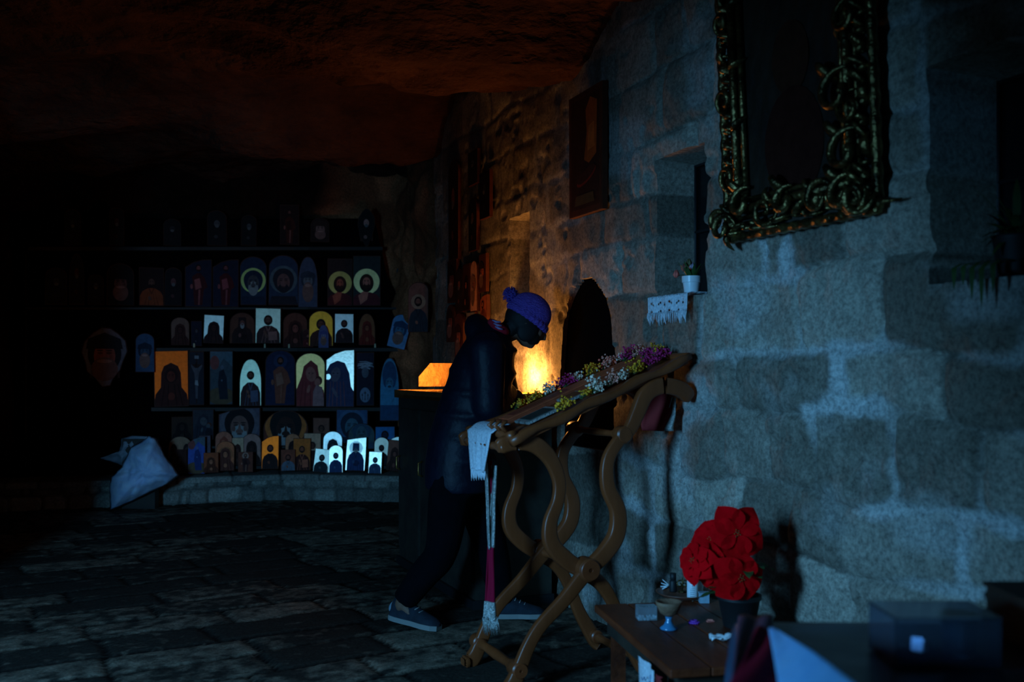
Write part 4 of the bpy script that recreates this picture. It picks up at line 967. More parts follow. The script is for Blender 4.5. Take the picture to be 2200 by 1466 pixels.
# ---------------------------------------------------------------- folding lectern
LO = Vector((-.054, 3.85, 0))
def LP(px, py, d=0.):
    k = (px-CX)/F; t = (k*LO.y-LO.x)/(E1.x-k*E1.y); p = LO+E1*t; z = CAMZ-(py-HZ)/F*p.y
    return Vector((p.x, p.y, z))+E2*d
LRZ = math.atan2(E1.y, E1.x)
lec = thing('lectern', 'carved oak folding lectern with curved crossed legs and a slanted top of flowers', 'lectern', LO+E1*.35+E2*.21, 0)
PA = [(1072,962),(1108,950),(1150,955),(1184,984),(1204,1030),(1203,1075),(1186,1125),(1189,1170),(1220,1205),(1258,1230),(1296,1258),(1322,1300),(1345,1360),(1368,1404),(1396,1452)]
PB = [(1478,856),(1455,836),(1415,829),(1383,846),(1364,888),(1348,922),(1322,950),(1301,990),(1301,1045),(1322,1096),(1319,1148),(1292,1190),(1256,1226),(1208,1287),(1158,1342),(1132,1385),(1112,1434),(1096,1470),(1070,1498)]
for d, nm in ((0., 'near'), (.42, 'far')):
    for PP, dd in ((PA, .018), (PB, -.018)):
        pts = spline([LP(x, y, d+dd) for x, y in PP], 5); n_ = len(pts)
        pts = [Vector((p.x,p.y,max(p.z,.022))) for p in pts]
        rad = [.030*(1+.16*math.sin(i/n_*14)) for i in range(n_)]; rad[0] *= .75; rad[-1] *= .7
        b = MB(); b.tube(pts, rad, M['oak'], 16, prof=(.62,1.,.38), up=tuple(E2.cross(Vector((0,0,1))))); 
        b.build('leg', lec, 60)
def disc(name, px, py, r, d0, d1, rings=True):
    c = LP(px, py, d0); b = MB(); L_ = (d1-d0)
    b.lathe(c, [(r*.8,0),(r,.006),(r,L_-.004),(r*.93,L_-.0),(.001,L_)] , M['oak'], 32, axis=E2, smooth=True)
    if rings: b.lathe(c, [(r*.9,-.001),(r*.84,-.004),(.20*r,-.004),(.17*r,-.001),(.001,-.001)], M['oak2'], 28, axis=E2)
    return b.build(name, lec, 35)
disc('hinge_disc', 1258, 1222, .047, -.045, .03)
disc('hinge_disc', 1258, 1222, .047, .40, .47)
disc('joint_disc', 1335, 934, .036, -.036, .02, False)
disc('joint_disc', 1335, 934, .036, .40, .45, False)
disc('foot_disc', 1110, 1437, .033, -.04, .03); disc('foot_disc', 1110, 1437, .033, .39, .45)
disc('foot_disc', 1380, 1420, .03, -.036, .03); disc('foot_disc', 1380, 1420, .03, .39, .45)
for px, py, r in ((1258,1222,.018),(1110,1437,.020),(1380,1420,.018),(1335,934,.015),(1085,962,.018),(1468,846,.018)):
    b = MB(); L_ = .42; a = LP(px, py, 0); pts = [a+E2*(L_*t) for t in (0,.12,.2,.5,.8,.88,1)]
    b.tube(pts, [r,r*1.2,r*.85,r*1.1,r*.85,r*1.2,r], M['oak'], 14); b.build('cross_bar', lec)
# tabletop
A0, A1 = LP(1112, 932), LP(1462, 768)
def TT(a, d, l=0.):
    p = A0.lerp(A1, a)+E2*d; sl = (A1-A0).normalized(); nrm = sl.cross(E2).normalized()
    if nrm.z < 0: nrm = -nrm
    return p+nrm*l
def tbox(b, a0,a1,d0,d1,l0,l1,m): b.hexa([TT(a0,d0,l0),TT(a1,d0,l0),TT(a1,d1,l0),TT(a0,d1,l0),TT(a0,d0,l1),TT(a1,d0,l1),TT(a1,d1,l1),TT(a0,d1,l1)], m)
b = MB(); tbox(b, -.03,1.02,-.02,.46,-.035,-.008, M['oak2']); b.build('desk_panel', lec)
for nm, d in (('near',-.02),('far',.46)):
    b = MB(); pts = [TT(a, d, -.012+.006*math.sin(a*20)) for a in np.linspace(-.06,1.04,24)]; b.tube(pts, [.020*(1+.18*math.sin(i*1.3)) for i in range(24)], M['oak'], 12, prof=(1.,.9,.7)); b.build('side_rail', lec)
b = MB(); b.tube([TT(-.04, d, .006) for d in np.linspace(-.03,.47,14)], [.018+.004*math.cos(i*2.2) for i in range(14)], M['oak'], 10); 
for d in (.02,.08,.14): b.tube([TT(-.04,d,.02),TT(-.06,d,.05),TT(-.02,d,.06)], [.009,.011,.006], M['oak'], 8)
b.build('book_stop', lec)
b = MB(); b.tube([TT(1.02, d, -.005) for d in np.linspace(-.03,.47,14)], .018, M['oak'], 10); b.build('head_rail', lec)
# things lying on the desk
def flat_icon(label, a0,a1,d0,d1,rim,inner,l=.004):
    t = thing('flat_icon', label, 'icon', TT((a0+a1)/2,(d0+d1)/2,l), 0)
    b = MB(); tbox(b, a0,a1,d0,d1,-.004+l,.006+l, rim); b.build('frame', t)
    b = MB(); ia, id_ = (a1-a0)*.13, (d1-d0)*.13; tbox(b, a0+ia,a1-ia,d0+id_,d1-id_,.006+l,.009+l, inner)
    c_ = TT((a0+a1)/2,(d0+d1)/2,.0096+l); b.build('painting', t); return t
flat_icon('small silver-rimmed icon lying flat at the low end of the lectern top', .10,.29,.06,.20, M['silver'], paint((.03,.035,.03)))
flat_icon('silver-rimmed oval-cornered icon lying flat at the middle of the lectern top', .38,.50,.12,.235, M['silver'], paint((.12,.05,.02)))
b = MB(); tbox(b, .08,.92,.25,.38,-.006,.012, paint((.20,.065,.03),.5)); tbox(b, .10,.90,.262,.368,.012,.015, paint((.30,.11,.05),.45)); tbox(b, .14,.5,.28,.35,.015,.017, paint((.16,.05,.03),.45))
o = b.build('long_icon'); tag(o, 'long reddish-brown icon board lying up the slope of the lectern top', 'icon')
b = MB(); tbox(b, .55,.86,.10,.22,-.006,.010, paint((.14,.05,.025),.5)); tbox(b, .57,.84,.112,.208,.010,.0125, paint((.26,.10,.05),.5)); o = b.build('small_icon_board'); tag(o, 'short brown icon board lying among the purple flowers near the lectern head', 'icon')
YE, WH, PU, PK = (.80,.42,.03), (.80,.72,.62), (.34,.03,.20), (.70,.38,.32)
def atpx(px, d):
    best = min(np.linspace(-.03, 1.03, 213), key=lambda a: abs(F*TT(a,d).x/TT(a,d).y+CX-px)); return float(best)
sprigs = [(1122,.44,YE,24,'yellow dried flower sprig at the low far corner of the lectern top'),(1152,.44,YE,30,'yellow dried flower sprig second along the far edge of the lectern'),
 (1184,.43,WH,26,'white dried flower sprig low on the far edge of the lectern'),(1208,.44,PU,18,'small purple sprig between the white ones on the far edge'),(1226,.43,PU,24,'purple dried flower sprig by the arched opening on the far edge'),(1243,.44,WH,24,'white dried flower sprig beside the purple one on the far edge'),
 (1277,.43,YE,34,'ochre yellow dried sprig at the middle of the far edge'),(1310,.42,PK,32,'pinkish white dried sprig on the far edge of the lectern'),(1334,.44,WH,24,'white dried sprig right of the pinkish one on the far edge'),
 (1354,.40,PU,32,'purple dried sprig near the head of the lectern, far side'),(1376,.42,PU,34,'purple dried sprig topmost on the far edge'),(1400,.38,PK,30,'pale lilac dried sprig at the lectern head'),
 (1408,.28,PU,36,'deep purple dried sprig in the middle of the lectern head'),(1434,.20,YE,28,'yellow-green dried sprig at the top corner of the lectern'),
 (1218,.03,YE,34,'yellow dried sprig lying low on the near edge of the lectern'),(1264,.06,YE,18,'small yellow sprig left of the big white one on the near edge'),(1287,.05,WH,40,'white dried sprig standing highest on the near edge'),
 (1322,.06,PK,24,'faded pink dried sprig on the near edge'),(1341,.05,WH,28,'cream dried sprig on the near edge beside the yellow one'),(1371,.06,YE,34,'bright yellow-green dried sprig on the near edge'),
 (1400,.08,PU,36,'purple dried sprig at the upper end of the near edge'),(1422,.12,PU,30,'dark purple dried sprig just under the yellow-green corner one')]
rs_ = random.Random(31)
for px, d, col, n_, lab in sprigs:
    a = atpx(px, d); c0 = TT(a, d, .012); t = thing('dried_flower', lab, 'flowers', c0)
    mm = paint(col, .85); b = MB(); s2 = MB(); ln = .036 if n_ < 30 else .048
    tall = .032 if 'highest' in lab else .014+.012*rs_.random()
    for i in range(n_*3):
        p = TT(a+rs_.gauss(0,.42)*ln/.9, d+rs_.gauss(0,.35)*ln, .010+abs(rs_.gauss(.35,.45))*tall*1.5)
        r = rs_.uniform(.0032,.0062)
        q = Matrix.Rotation(rs_.uniform(0,6), 3, 'Z')@Matrix.Rotation(rs_.uniform(0,2), 3, 'X')
        b.lathe(p, [(.0008,-r),(r*.5,-r*.2),(r*1.15,r*.55),(r*.7,r*.4),(.0004,0)], mm, 7, axis=q@Vector((0,0,1)))
        if i % 4 == 0: s2.tube([TT(a-.045, d+.01*rs_.uniform(-1,1), .006), p], .0009, M['leaf'], 4)
    b.build('blossoms', t, fix=False); s2.build('stems', t, fix=False)
# white fringed cloth over the low end
b = MB(); nu, nv = 22, 22; vs = []
for i in range(nu+1):
    for j in range(nv+1):
        s = i/nu; t_ = j/nv; d = .10+.27*s; z_ = 0
        if t_ < .25: p = TT(.03-.10*(t_/.25), d, .026+.01*math.sin(PI*t_/.25))
        else:
            e = TT(-.07, d, .024); tt = (t_-.25)/.75; w_ = 1-.42*tt
            dd_ = .235+(d-.235)*w_; q = TT(-.07, dd_, .024)
            p = Vector((q.x, q.y, e.z-.165*tt))-E1*(.012+.008*math.sin(s*13+1)*tt+.006*math.sin(s*25)*tt)
        vs.append(p)
b.add(vs, [(i*(nv+1)+j,(i+1)*(nv+1)+j,(i+1)*(nv+1)+j+1,i*(nv+1)+j+1) for i in range(nu) for j in range(nv)], M['white'])
lc = thing('fringed_cloth', 'white crochet cloth draped over the low end of the lectern', 'cloth', TT(-.07,.235,0))
o = b.build('cloth', lc); md = o.modifiers.new('s','SOLIDIFY'); md.thickness = .004
b = MB()
for i in range(22):
    s = i/21; d = .235+(.10+.27*s-.235)*.58; q = TT(-.07, d, .024); z = q.z-.165-.0; q = Vector((q.x,q.y,z))-E1*.014; l = .018+.022*abs(math.sin(i*.8+.4))*(.6+s*.8)
    b.tube([q+Vector((0,0,.006)), q-Vector((0,0,l*.6))+E2*rs_.uniform(-.003,.003), q-Vector((0,0,l))+E2*rs_.uniform(-.004,.004)], [.004,.003,.001], M['white'], 5)
b.build('fringe', lc)
# long stole hanging below it
st = thing('stole', 'long maroon stole with silver ends hanging from the low end of the lectern', 'stole', V(1055, 1340, 4.06))
def band(name, rows, m, Y=4.06, parent=st, wob=.004):
    b = MB(); vs = []; n_ = 8; rows2 = []
    for (y, xa, xb) in rows: rows2.append((y, xa, xb))
    ys = np.linspace(rows[0][0], rows[-1][0], max(3, int(abs(rows[-1][0]-rows[0][0])/5)))
    for y in ys:
        xa = np.interp(y, [r[0] for r in rows], [r[1] for r in rows]); xb = np.interp(y, [r[0] for r in rows], [r[2] for r in rows])
        for k in range(n_+1):
            t = k/n_; p = V(xa+(xb-xa)*t, y, Y); p.y += .012*math.sin(t*PI*1.6+.4)+wob*math.sin(y*.05+t*4); vs.append(p)
    w1 = n_+1; b.add(vs, [(i*w1+k, i*w1+k+1, (i+1)*w1+k+1, (i+1)*w1+k) for i in range(len(ys)-1) for k in range(n_)], m)
    o = b.build(name, parent); md = o.modifiers.new('s','SOLIDIFY'); md.thickness = .003; return o
band('silver_strip', [(995,1040,1047),(1080,1044,1050),(1140,1046,1051),(1180,1048,1053)], M['silver'])
band('velvet_fold', [(990,1046,1057),(1100,1050,1056),(1120,1051,1054)], M['maroon'], 4.075)
band('silver_band', [(1000,1055,1068),(1080,1054,1064),(1130,1050,1064),(1176,1050,1062)], M['silver'], 4.055)
band('velvet_band', [(1175,1047,1061),(1200,1046,1061),(1300,1041,1064)], M['maroon'])
band('silver_end', [(1293,1040,1064),(1320,1038,1066),(1345,1038,1067)], M['silver'], 4.05)
b = MB()
for i in range(40):
    x = 1037+30*i/39; l = 12+9*rs_.random(); b.tube([V(x,1325+rs_.random()*12,4.045), V(x+rs_.uniform(-2,2)+3,1345,4.04), V(x+rs_.uniform(-3,3)+4,1345+l,4.045)], [.0022,.0018,.0008], M['silver'], 4)
b.build('fringe', st)
# red cloth with silver edge hanging under the head of the lectern
rcl = thing('hanging_cloth', 'dark red cloth with silver edge hanging under the head of the lectern', 'cloth', LP(1415, 926, .2))
band('cloth', [(842,1392,1448),(880,1384,1444),(915,1378,1432),(926,1380,1425)], M['redcloth'], 4.27, rcl, .012)
band('silver_edge', [(848,1444,1452),(890,1434,1450),(918,1416,1444),(926,1420,1446)], M['silver'], 4.25, rcl, .008)

# ---------------------------------------------------------------- low wooden side table
T1 = Vector((.473,2.975,0)); TL = Vector((-.187,.982,0)); TF = Vector((.982,.187,0)); TH = .36
def TP(f, l, z=TH): return Vector((T1.x,T1.y,z))+TF*f+TL*l
stb = thing('side_table', 'low old wooden table against the wall holding the poinsettia', 'table', TP(.3,.38,0), 0)
def pbox(b, f0,f1,l0,l1,z0,z1,m): b.hexa([TP(f0,l0,z0),TP(f1,l0,z0),TP(f1,l1,z0),TP(f0,l1,z0),TP(f0,l0,z1),TP(f1,l0,z1),TP(f1,l1,z1),TP(f0,l1,z1)], m)
b = MB(); 
for k in range(4): pbox(b, k*.132, k*.132+.130, 0, .85, TH-.028, TH-.001*(k%2), M['twood'])
o = b.build('table_top', stb); md = o.modifiers.new('b','BEVEL'); md.width = .005; md.segments = 2
b = MB(); pbox(b, .04,.49,.04,.81,TH-.10,TH-.028,M['dwood']); b.build('apron', stb)
for f in (.05,.44):
    for l in (.05,.75): b = MB(); pbox(b, f,f+.045,l,l+.045,0,TH-.028,M['twood']); b.build('leg', stb)
def ontop(px, py, z=TH):
    Y = (CAMZ-z)*F/(py-HZ); return Vector(((px-CX)/F*Y, Y, z))
# embroidered towel hanging on its left side
b = MB()
tw = thing('embroidered_towel', 'pale blue-white embroidered towel hanging on the near side of the low table', 'towel', TP(-.012,.12,.2))
def side_cloth(name, l0, l1, z0, z1, m, par, off=-.010, nz=20):
    b = MB(); vs = []
    for i in range(11):
        for j in range(nz+1):
            s = i/10; t_ = j/nz; vs.append(TP(off-.006*math.sin(s*5+t_*2)-.004*math.sin(s*11), l0+(l1-l0)*s, z0+(z1-z0)*t_))
    b.add(vs, [(i*(nz+1)+j,(i+1)*(nz+1)+j,(i+1)*(nz+1)+j+1,i*(nz+1)+j+1) for i in range(10) for j in range(nz)], m)
    o = b.build(name, par); md = o.modifiers.new('s','SOLIDIFY'); md.thickness = .003; return o
side_cloth('linen', .10, .27, .04, .328, M['white'], tw)
side_cloth('red_edge', .03, .098, .04, .32, M['redcloth'], tw)
b = MB()
for k in range(9):
    for s in (.14,.19): 
        z = .07+k*.026; b.tube([TP(-.021, s-.018+.036*i/10, z+.008*math.sin(i/10*2*PI)) for i in range(11)], .0014, paint((.10,.22,.42)), 4)
b.tube([TP(-.021,.12,.05),TP(-.021,.12,.31)], .002, paint((.10,.22,.42)), 4); b.build('embroidery', tw)
# clear box
p = ontop(1392, 1336); g = mat('clear_plastic', (.75,.85,.9), .12, 0, trans=.85)
cb = thing('plastic_box', 'small clear plastic box with white crumbs at the left edge of the low table', 'box', p, LRZ*.2)
b = MB(); b.box((0,.03,.026), (.068,.05,.048), g); o = b.build('box'); o.parent = cb
b = MB(); 
for i in range(40): b.ball((rs_.uniform(-.03,.03), .03+rs_.uniform(-.02,.02), .006+rs_.random()*.008), rs_.uniform(.003,.006), M['porcelain'], 6, None, 4)
o = b.build('crumbs'); o.parent = cb
# footed incense bowl
p = ontop(1437, 1352); bw = thing('footed_bowl', 'brown clay bowl on a blue glass foot, front of the low table', 'bowl', p)
bl = mat('blue_glass', (.05,.22,.40), .15, 0, spec=.7)
b = MB(); b.lathe((0,0,0), [(.001,0),(.030,0),(.031,.004),(.018,.014),(.010,.030),(.013,.044),(.001,.046)], bl, 28); o = b.build('foot'); o.parent = bw
cl = mat('brown_clay', (.20,.10,.055), .7, 0, (.30,.16,.09), 20., .2, 60.)
b = MB(); b.lathe((0,0,.044), [(.012,0),(.030,.012),(.044,.040),(.046,.052),(.041,.052),(.030,.024),(.001,.012)], cl, 32); o = b.build('bowl'); o.parent = bw
b = MB(); b.lathe((0,0,.064), [(.030,0),(.02,.006),(.001,.007)], M['black'], 20); o = b.build('ash'); o.parent = bw
# dish behind with bottles
p = ontop(1468, 1284); di = thing('round_dish', 'wide reddish clay dish behind the footed bowl', 'dish', p)
b = MB(); b.lathe((0,0,0), [(.001,.004),(.06,.0),(.08,.004),(.105,.020),(.108,.024),(.102,.022),(.078,.009),(.001,.008)], mat('red_clay', (.16,.05,.03), .45, 0, (.24,.09,.05), 14.), 40); o = b.build('dish'); o.parent = di
p = ontop(1446, 1277); bo = thing('small_bottle', 'small black bottle standing in the clay dish', 'bottle', p+Vector((0,0,.010)))
b = MB(); b.lathe((0,0,0), [(.001,0),(.014,0),(.015,.004),(.015,.040),(.011,.048)], M['black'], 20); o = b.build('body'); o.parent = bo
b = MB(); b.lathe((0,0,.048), [(.011,0),(.0125,.001),(.0125,.026),(.001,.028)], M['black'], 20); o = b.build('cap'); o.parent = bo
p = ontop(1430, 1276); b = MB()
for k in range(4): b.box((p.x+.004*k-.008, p.y+.01*k, p.z+.022+.006*k), (.030,.012,.003), M['porcelain'], Matrix.Rotation(.4*k-.5,3,'Y'))
o = b.build('folded_foil'); tag(o, 'crumpled strip of shiny foil left of the black bottle', 'foil')
p = ontop(1466, 1278); og = thing('scroll_ornament', 'dark openwork scroll ornament beside the black bottle', 'ornament', p+Vector((0,0,.010)))
b = MB(); b.lathe((0,0,0), [(.001,0),(.018,0),(.016,.006),(.001,.008)], M['frame'], 18); o = b.build('base'); o.parent = og
b = MB()
for a, s in ((.7,1),(-.7,-1)):
    b.tube([(s*.010+.016*(1-t)*math.cos(t*9), .0, .032+.018*(1-t)*math.sin(t*9)) for t in np.linspace(0,.9,22)], .0028, M['frame'], 6)
b.tube([(0,0,.006),(0,0,.058)], .003, M['frame'], 6); o = b.build('scrollwork'); o.parent = og
# white jar candle with writing, blue box
p = ontop(1488, 1288); jc = thing('jar_candle', 'white cylindrical candle half behind the red bracts', 'candle', p)
b = MB(); b.lathe((0,0,0), [(.001,0),(.021,0),(.022,.003),(.022,.088),(.016,.094),(.001,.092)], M['porcelain'], 28); o = b.build('body'); o.parent = jc
b = MB()
for k in range(8):
    z = .016+k*.008; a0 = -2.2; b.tube([(.0224*math.cos(a0+j*.09), .0224*math.sin(a0+j*.09), z+.0012*math.sin(j*2.3+k)) for j in range(10)], .0008, paint((.12,.16,.22)), 4)
o = b.build('lettering'); o.parent = jc
p = ontop(1514, 1297); b = MB(); b.box((p.x, p.y+.015, p.z+.018), (.036,.03,.036), paint((.35,.5,.6),.4)); b.box((p.x, p.y+.015, p.z+.037), (.039,.033,.006), paint((.30,.42,.52),.4)); o = b.build('small_box'); tag(o, 'little pale blue lidded box under the left bracts of the poinsettia', 'box')
p = ontop(1499, 1256, .50); fg = thing('figurine', 'tiny white and pink porcelain figurine peeping between the red bracts', 'figurine', ontop(1505, 1283))
b = MB(); b.lathe((0,0,0), [(.001,0),(.013,0),(.010,.03),(.012,.05),(.006,.062)], M['porcelain'], 16); o = b.build('body'); o.parent = fg
b = MB(); b.ball((0,0,.072), .010, paint((.75,.45,.42),.35), 14, None, 10); o = b.build('head'); o.parent = fg
p = ontop(1491, 1340); pr = thing('beaded_bracelet', 'small coil of purple beads lying on the low table', 'bracelet', p)
b = MB(); pm = mat('purple_bead', (.30,.06,.50), .25)
for i in range(30):
    a = i*2*PI/15+.2; r = .017 if i < 15 else .010; b.ball((r*math.cos(a), r*math.sin(a), .004+(.005 if i >= 15 else 0)), .0042, pm, 8, None, 6)
o = b.build('beads'); o.parent = pr
p = ontop(1526, 1337); b = MB(); b.box(p+Vector((0,0,.003)), (.026,.012,.005), paint((.45,.20,.18)), Matrix.Rotation(.3,3,'Z')); b.box(p+Vector((.0,.004,.007)), (.020,.010,.003), paint((.55,.3,.25)), Matrix.Rotation(-.2,3,'Z')); o = b.build('wrapped_sweet'); tag(o, 'small pinkish wrapped sweet right of the purple beads', 'sweet')
# crumpled tissue
p = ontop(1551, 1378); b = MB(); vs = []; n_ = 14
for i in range(n_+1):
    for j in range(7):
        s = i/n_; t_ = j/6; vs.append(p+Vector(((s-.5)*.075, (t_-.5)*.05-(s-.5)*.01, .006+.008*abs(math.sin(s*9+t_*4))+.006*math.sin(t_*7+s*3)+(.006 if s>.7 else 0))))
b.add(vs, [(i*7+j,(i+1)*7+j,(i+1)*7+j+1,i*7+j+1) for i in range(n_) for j in range(6)], M['porcelain']); o = b.build('paper_tissue'); md = o.modifiers.new('s','SOLIDIFY'); md.thickness = .002
tag(o, 'crumpled white tissue on the low table in front of the plant pot', 'tissue')

# ---------------------------------------------------------------- poinsettia
pp_ = ontop(1588, 1346); poi = thing('poinsettia', 'red poinsettia with large bracts in a dark pot on the low table', 'plant', pp_)
b = MB(); b.lathe(pp_, [(.001,0),(.052,0),(.055,.004),(.072,.095),(.077,.098),(.077,.112),(.068,.112),(.062,.095),(.001,.094)], M['black'], 32); b.build('pot', poi, 50)
b = MB(); b.lathe(pp_+Vector((0,0,.094)), [(.062,0),(.03,.005),(.001,.006)], M['dwood'], 20); b.build('soil', poi)
rp_ = random.Random(17)
def petal(b, c, dirv, nrm, L, W, m, curl=.25, fold=.15, twist=0.):
    dirv = dirv.normalized(); sd = dirv.cross(nrm).normalized(); n_ = 9; vs = []
    for k in range(n_+1):
        t = k/n_; w_ = W*(math.sin(PI*t**.8)**.75 if 0 < t < 1 else .02)
        p = c+dirv*(L*t)+nrm*(L*curl*(t-t*t*1.6))
        for j in range(5):
            q = (j-2)/2; vs.append(p+sd*(w_*q)+nrm*(abs(q)**1.5*w_*fold+.003*math.sin(t*14+j)))
    b.add(vs, [(5*k+j,5*k+j+1,5*k+j+6,5*k+j+5) for k in range(n_) for j in range(4)], m)
def pt(px, py, Y): return V(px, py, Y)
PY = pp_.y
blooms = [(1583,1146,PY-.07,62,(0.05,-1,.15),5),(1592,1242,PY-.10,58,(.1,-1,.0),5),(1490,1205,PY-.03,48,(-.8,-.6,.25),7),(1528,1158,PY+.02,52,(-.5,-.75,.5),6),(1530,1222,PY-.04,50,(-.4,-.9,-.1),6)]
for (px, py, Y, r, nv_, np_) in blooms:
    c = pt(px, py, Y); nrm = Vector(nv_).normalized(); ux = nrm.orthogonal().normalized(); uy = nrm.cross(ux); R_ = r/F*Y
    b = MB(); a0 = rp_.uniform(0, 6)
    for k in range(np_):
        a = a0+2*PI*k/np_+rp_.uniform(-.15,.15); petal(b, c, ux*math.cos(a)+uy*math.sin(a)-nrm*.12, nrm, R_*rp_.uniform(.95,1.15), R_*rp_.uniform(.50,.60), M['bract'], .28)
    for k in range(0 if r > 56 else 3):
        a = a0+.5+2*PI*k/4; petal(b, c+nrm*.006, ux*math.cos(a)+uy*math.sin(a)+nrm*.15, nrm, R_*rp_.uniform(.42,.6), R_*.22, M['bract'], .3)
    o = b.build('bloom', poi, fix=False); b = MB()
    for k in range(9):
        a = k*2.4; rr_ = .0045*math.sqrt(k); b.ball(c+nrm*.008+(ux*math.cos(a)+uy*math.sin(a))*rr_, .0022, M['pollen'] if k % 2 else M['leaf'], 7, None, 5)
    b.build('flower_centre', o)
    s2 = MB(); s2.tube(spline([pp_+Vector((0,0,.09)), (pp_+Vector((0,0,.2))+c)/2, c-nrm*.01], 5), .003, M['leaf'], 6); s2.build('stem', poi)
b = MB()
for k in range(26):
    a = rp_.uniform(0, 2*PI); c = pp_+Vector((math.cos(a)*.04, math.sin(a)*.04, rp_.uniform(.12,.26))); petal(b, c, Vector((math.cos(a), math.sin(a), rp_.uniform(-.4,.3))), Vector((0,0,1)), rp_.uniform(.07,.11), .026, M['leaf'], .1)
b.build('leaves', poi, fix=False)
# ---------------------------------------------------------------- covered table in the right foreground
TZ2 = .75
def on2(px, py, z=TZ2):
    Y = (CAMZ-z)*F/(py-HZ); return Vector(((px-CX)/F*Y, Y, z))
M['cover'] = mat('dark_blue_cover', (.035,.055,.10), .35, 0, (.055,.08,.13), 5., .15, 12., spec=.5)
M['purplecloth'] = mat('plum_cloth', (.09,.05,.10), .7, 0, (.14,.07,.14), 8.)
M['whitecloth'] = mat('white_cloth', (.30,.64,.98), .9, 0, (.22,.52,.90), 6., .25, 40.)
X0, X1, Y0, Y1 = .455, 1.32, 1.15, 2.0
ct = thing('covered_table', 'table with a dark blue cover in the right foreground', 'table', ((X0+X1)/2, (Y0+Y1)/2, 0))
b = MB(); b.box(((X0+X1)/2,(Y0+Y1)/2,TZ2-.015), (X1-X0-.02,Y1-Y0-.02,.03), M['dwood']); b.build('table_top', ct)
for x in (X0+.05, X1-.05):
    for y in (Y0+.05, Y1-.05): b = MB(); b.box((x,y,(TZ2-.03)/2), (.05,.05,TZ2-.03), M['dwood']); b.build('leg', ct)
def cover(name, xa, xb, ya, yb, drop, m, par, z=TZ2, lf=True):
    nx_, ny_ = 60, 46; b = MB(); vs = []
    sx = xb-xa+ (2*drop); sy = yb-ya+2*drop
    for i in range(nx_+1):
        for j in range(ny_+1):
            x = xa-drop+sx*i/nx_; y = ya-drop+sy*j/ny_; dx = max(xa-x, x-xb, 0); dy = max(ya-y, y-yb, 0); d = math.hypot(dx, dy)
            cx_ = min(max(x, xa), xb); cy_ = min(max(y, ya), yb)
            r = .012; fl = .015*(1+math.sin((x*3+y*3.3)*9))*min(1, d/.2)
            if d > 0: ux_, uy_ = (x-cx_)/d, (y-cy_)/d; px_ = cx_+ux_*(r*min(1,d/r)+fl); py_ = cy_+uy_*(r*min(1,d/r)+fl); zz_ = z-d+.002
            else: px_, py_, zz_ = x, y, z+.003+.0015*math.sin(x*40)*math.sin(y*33)
            vs.append((px_, py_, zz_))
    b.add(vs, [(i*(ny_+1)+j,(i+1)*(ny_+1)+j,(i+1)*(ny_+1)+j+1,i*(ny_+1)+j+1) for i in range(nx_) for j in range(ny_)], m)
    return b.build(name, par)
cover('table_cover', X0, X1, Y0, Y1, .34, M['cover'], ct)
def patch(name, poly, m, hfun, z=TZ2+.006, par=None):
    """cloth lying on the table, drawn as a quad strip between two edges given in table coordinates"""
    b = MB(); n_ = 22; k_ = 14; vs = []
    (a0, a1), (b0, b1) = poly
    for i in range(n_+1):
        s = i/n_; L0 = a0.lerp(a1, s); L1 = b0.lerp(b1, s)
        for j in range(k_+1):
            t = j/k_; p = L0.lerp(L1, t); vs.append(Vector((p.x, p.y, z+hfun(s, t))))
    b.add(vs, [(i*(k_+1)+j,(i+1)*(k_+1)+j,(i+1)*(k_+1)+j+1,i*(k_+1)+j+1) for i in range(n_) for j in range(k_)], m)
    o = b.build(name, par); md = o.modifiers.new('s','SOLIDIFY'); md.thickness = .004; md.offset = 1; return o
o = patch('plum_cloth', ((on2(1588,1338), on2(1560,1560)), (on2(1660,1338), on2(1640,1560))), M['purplecloth'], lambda s,t: .004+.003*math.sin(t*9+s*4)); tag(o, 'plum purple cloth folded along the left end of the covered table', 'cloth')
o = patch('maroon_cloth', ((on2(1628,1362,.765), on2(1530,1560,.765)), (on2(1652,1362,.765), on2(1690,1560,.765))), M['maroon'], lambda s,t: .016+.004*math.sin(t*6+s*9), par=None); tag(o, 'maroon cloth lying beside the bright white cloth on the covered table', 'cloth')
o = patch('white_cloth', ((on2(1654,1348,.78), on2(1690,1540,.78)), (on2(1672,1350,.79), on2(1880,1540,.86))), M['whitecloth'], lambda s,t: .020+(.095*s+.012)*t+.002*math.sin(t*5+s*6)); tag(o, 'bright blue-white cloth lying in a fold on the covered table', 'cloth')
# plexiglass box
M['foil'] = mat('foil', (.85,.92,1.), .3, .5)  # bright finish of the highlight cards in the case
gl = mat('plexiglass', (.55,.62,.75), .08, 0, trans=.92, spec=.6)
pbx = thing('glass_case', 'clear lidded glass case at the right of the covered table', 'case', (.74,1.72,TZ2+.005))
b = MB(); x0,x1,y0,y1,z1 = .640,.815,1.66,1.78,.835
for c_, d_ in ((((x0+x1)/2,y0,(TZ2+z1)/2+.004),(x1-x0,.004,z1-TZ2-.004)),(((x0+x1)/2,y1,(TZ2+z1)/2+.004),(x1-x0,.004,z1-TZ2-.004)),((x0,(y0+y1)/2,(TZ2+z1)/2+.004),(.004,y1-y0,z1-TZ2-.004)),((x1,(y0+y1)/2,(TZ2+z1)/2+.004),(.004,y1-y0,z1-TZ2-.004))): b.box(c_, d_, gl)
b.build('sides', pbx); b = MB(); b.box(((x0+x1)/2,(y0+y1)/2,z1+.004), (x1-x0+.004,y1-y0+.004,.004), gl); b.build('lid', pbx)
b = MB(); b.box(((x0+x1)/2,(y0+y1)/2,TZ2+.008), (x1-x0-.01,y1-y0-.01,.004), paint((.07,.06,.12))); b.build('base', pbx)
